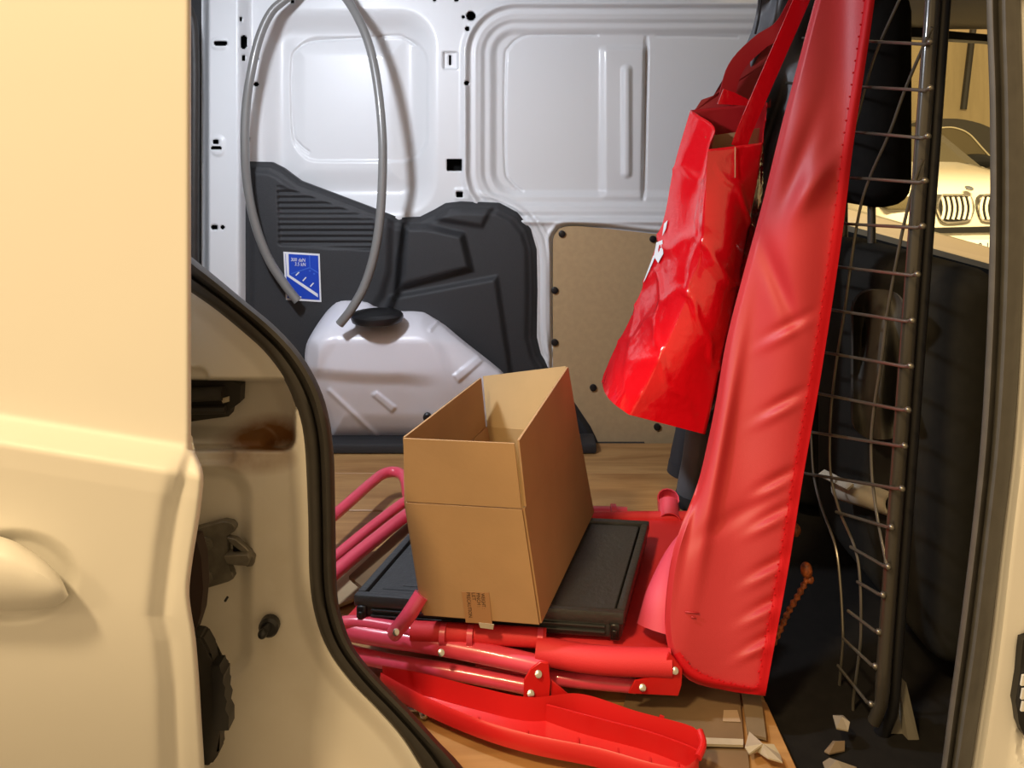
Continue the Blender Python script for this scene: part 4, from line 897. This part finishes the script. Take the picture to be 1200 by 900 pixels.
# small metal catch on the floor by the seal
mc = thing('metal_catch', 'small shiny metal catch on the floor beside the door seal', 'catch', tuple(PZ(495, 835, ZF)))
bm = bmesh.new(); slab(bm, [PZ(468, 815, 0.583), PZ(488, 821, 0.583), PZ(492, 827, 0.583), PZ(476, 826, 0.583)], -0.004); local(obj('tongue', bm, paperm, smooth=False), mc)
bm = bmesh.new(); tube(bm, [PZ(478, 829, 0.578), PZ(496, 832, 0.578), PZ(512, 832, 0.577)], 0.006, 10); ball(bm, PZ(497, 836, 0.580), 0.008, 10, 7); ball(bm, PZ(489, 830, 0.580), 0.006, 10, 7); local(obj('bolt', bm, steel), mc)

# ================================================================== the cars beyond the window
def car_body(prof, width, Yn, Xc, m, parent, tuck=0.12, nseg=14):
    """prof: (distance behind the nose, height) along the top line; cross sections are rounded boxes"""
    bm = bmesh.new(); rows = []
    for (s, z, zb, wk) in prof:
        r = []
        for k in range(nseg+1):
            a = -1+2*k/nseg; x = width/2*wk*math.copysign(1-(1-abs(a))**1.6, a); zz = zb+(z-zb)*(1-abs(a)**7)
            bow = 0.10*a*a if s < 0.6 else 0
            r.append(bm.verts.new((Xc+x, Yn+s+bow, zz)))
        rows.append(r)
    for a, b_ in zip(rows, rows[1:]):
        for k in range(nseg): bm.faces.new((a[k], a[k+1], b_[k+1], b_[k]))
    o = obj('body', bm, m, sharp=50); return local(o, parent)
XC, YN = (1143-600)/F*7.5, 7.5
carm = mat('cream_white_car_paint', (0.72, 0.68, 0.58), 0.2, coat=0.7)
car = thing('car', 'pale car with twin rounded chrome grilles facing the van window', 'car', (XC, YN+1.5, 0))
car_body([(0.0, 0.42, 0.30, .92), (-0.02, 0.60, 0.30, .96), (0.0, 0.74, 0.32, .97), (0.03, 0.86, 0.34, .97), (0.06, 0.96, 0.34, .97), (0.12, 1.03, 0.34, .98), (0.30, 1.10, 0.32, 1.0), (0.8, 1.19, 0.3, 1.0), (1.25, 1.25, 0.3, 1.0), (1.3, 1.26, 0.3, 1.0)], 1.86, YN, XC, carm, car)
bm = bmesh.new(); rows = []
for (s, z, w) in ((1.25, 1.24, .82), (1.8, 1.60, .70), (2.2, 1.68, .68), (3.3, 1.66, .66), (4.2, 1.25, .78)):
    rows.append([bm.verts.new((XC-w, YN+s, z-0.04)), bm.verts.new((XC-w*.8, YN+s, z)), bm.verts.new((XC+w*.8, YN+s, z)), bm.verts.new((XC+w, YN+s, z-0.04)), bm.verts.new((XC+0.92, YN+s, 1.15)), bm.verts.new((XC-0.92, YN+s, 1.15))])
for a, b_ in zip(rows, rows[1:]):
    for k in range(6): bm.faces.new((a[k], a[(k+1) % 6], b_[(k+1) % 6], b_[k]))
local(obj('cabin', bm, glassdark, smooth=False), car)
bm = bmesh.new(); box(bm, (XC-0.92, YN+1.25, 0.32), (XC+0.92, YN+4.5, 1.2), 0.06, 3); local(obj('rear_body', bm, carm), car)
for sx in (-1, 1):
    for sy in (0.85, 3.6):
        bm = bmesh.new(); disc(bm, (XC+sx*0.72, YN+sy, 0.34), (sx, 0, 0), 0.34, 0.22, 28, 0.1); local(obj('wheel', bm, rubber), car)
u = 7.45/F
for sgn_, x0, x1 in ((-1, 1099, 1141.5), (1, 1147, 1190)):
    Yg = YN-0.035
    fr = curve2([(x0+6, 228.5), (x1-9, 229), (x1-3, 233), (x1-0.5, 243), (x1-3, 253), (x1-9, 259), (x0+8, 260), (x0+2, 252), (x0, 243), (x0+2, 234), (x0+6, 228.5)], 40) if sgn_ < 0 else curve2([(x0+8, 228.5), (x1-6, 228), (x1, 236), (x1, 250), (x1-6, 258), (x0+8, 258.5), (x0+2.5, 254), (x0, 244), (x0+2.5, 233), (x0+8, 228.5)], 40)
    bm = bmesh.new(); prism(bm, [P(a, b_, Yg) for a, b_ in fr[:-1]], (0, 0.12, 0)); gk = local(obj('kidney_grille', bm, capm), car)
    bm = bmesh.new(); tube(bm, [P(a, b_, Yg-0.01) for a, b_ in fr], 0.010, 8, cap=False); s_ = obj('grille_frame', bm, chrome); local(s_, car)
    for k in range(6):
        px = x0+5+k*(x1-x0-11)/5
        bm = bmesh.new(); pts = [P(px+2.5*(-sgn_)*(-math.sin(PI*t))*-1, 231+26*t, Yg-0.012) for t in (0, .2, .4, .6, .8, 1)]; tube(bm, pts, 0.013, 8); local(obj('slat', bm, mat('slat_shine', (0.85, 0.82, 0.74), 0.3, coat=0.5)), car)  # chrome slats, bright reflection put into a pale base colour
bm = bmesh.new(); prism(bm, [P(1060, 268, YN-0.05), P(1162, 265.5, YN-0.05), P(1230, 264.5, YN-0.05), P(1230, 272, YN-0.05), P(1162, 272.5, YN-0.05), P(1060, 274, YN-0.05)], (0, 0.1, 0)); local(obj('lower_grille', bm, capm, smooth=False), car)
bm = bmesh.new(); prism(bm, [P(1121, 281.5, YN-0.06), P(1178, 280.5, YN-0.06), P(1178, 297, YN-0.06), P(1121, 298, YN-0.06)], (0, 0.02, 0)); pl_ = local(obj('number_plate', bm, whitei, smooth=False), car)
for s, px, w in (('0', 1139.5, 4.6), ('0', 1146.5, 4.6), ('L', 1157, 4.0)): local(label_on(s, px, 293.5, w, 9.5, YN-0.064, inkm, None), car)
bm = bmesh.new(); c = P(1135.5, 221, YN-0.02); d = Vector((0, -0.5, 0.85)).normalized(); disc(bm, c, d, 0.040, 0.010, 20, 0.1); em = local(obj('round_badge', bm, chrome), car)
bm = bmesh.new(); disc(bm, c+d*0.009, d, 0.032, 0.003, 20, 0.1); local(obj('badge_centre', bm, mat('badge_blue', (0.10, 0.11, 0.14), 0.3)), car)
for sx in (-1, 1):
    bm = bmesh.new(); box(bm, (XC+sx*0.66-0.20, YN+0.0, 0.80), (XC+sx*0.66+0.20, YN+0.20, 0.94), 0.04, 3); local(obj('headlamp', bm, glassdark), car)
# darker car behind, seen from the side
Y2 = 12.9
dc = thing('car', 'dark car with chrome window line and black mirror behind the pale car', 'car', tuple(Vector((P(1150, 0, Y2).x, Y2+0.8, 0))))
OUTL = curve2([(1020, 240), (1040, 165), (1070, 144), (1105, 139), (1135, 141), (1165, 152), (1200, 180), (1235, 205), (1300, 215), (1330, 235)], 40)
bm = bmesh.new(); z0 = 0.25
poly = [P(a, b_, Y2) for a, b_ in OUTL]+[Vector((P(1330, 0, Y2).x, Y2, z0)), Vector((P(1000, 0, Y2).x, Y2, z0))]; prism(bm, poly, (0, 1.7, 0)); local(obj('body', bm, darkpaint), dc)
bm = bmesh.new(); gp = curve2([(1040, 185), (1070, 156), (1106, 149.5), (1122, 150.5), (1136, 157), (1150, 172), (1160, 183)], 30)
prism(bm, [P(a, b_, Y2-0.03) for a, b_ in gp]+[P(1165, 200, Y2-.03), P(1045, 200, Y2-.03)], (0, 0.05, 0)); local(obj('side_window', bm, mat('smoked_glass', (0.16, 0.13, 0.07), 0.15)), dc)
bm = bmesh.new(); tube(bm, [P(a, b_, Y2-0.05) for a, b_ in gp], 0.013, 8); local(obj('chrome_line', bm, mat('cream_trim', (0.8, 0.72, 0.5), 0.3)), dc)
bm = bmesh.new(); ball(bm, P(1144, 189, Y2-0.2), 0.25, 18, 12, (1.25, 0.6, 0.5)); local(obj('wing_mirror', bm, capm), dc)
for px in (1050, 1280):
    bm = bmesh.new(); c = P(px, 0, Y2); disc(bm, (c.x, Y2-0.02, 0.34), (0, -1, 0), 0.33, 0.05, 28, .1); local(obj('wheel', bm, rubber), dc)
# dark pipe on the garage wall
bm = bmesh.new(); tube(bm, [P(1141, 30, 16.0), P(1138, 52, 16.0), P(1129, 128, 16.0)], 0.065, 8); tag(obj('wall_pipe', bm, rubber), 'thin dark slanting pipe on the yellow garage wall', 'pipe')
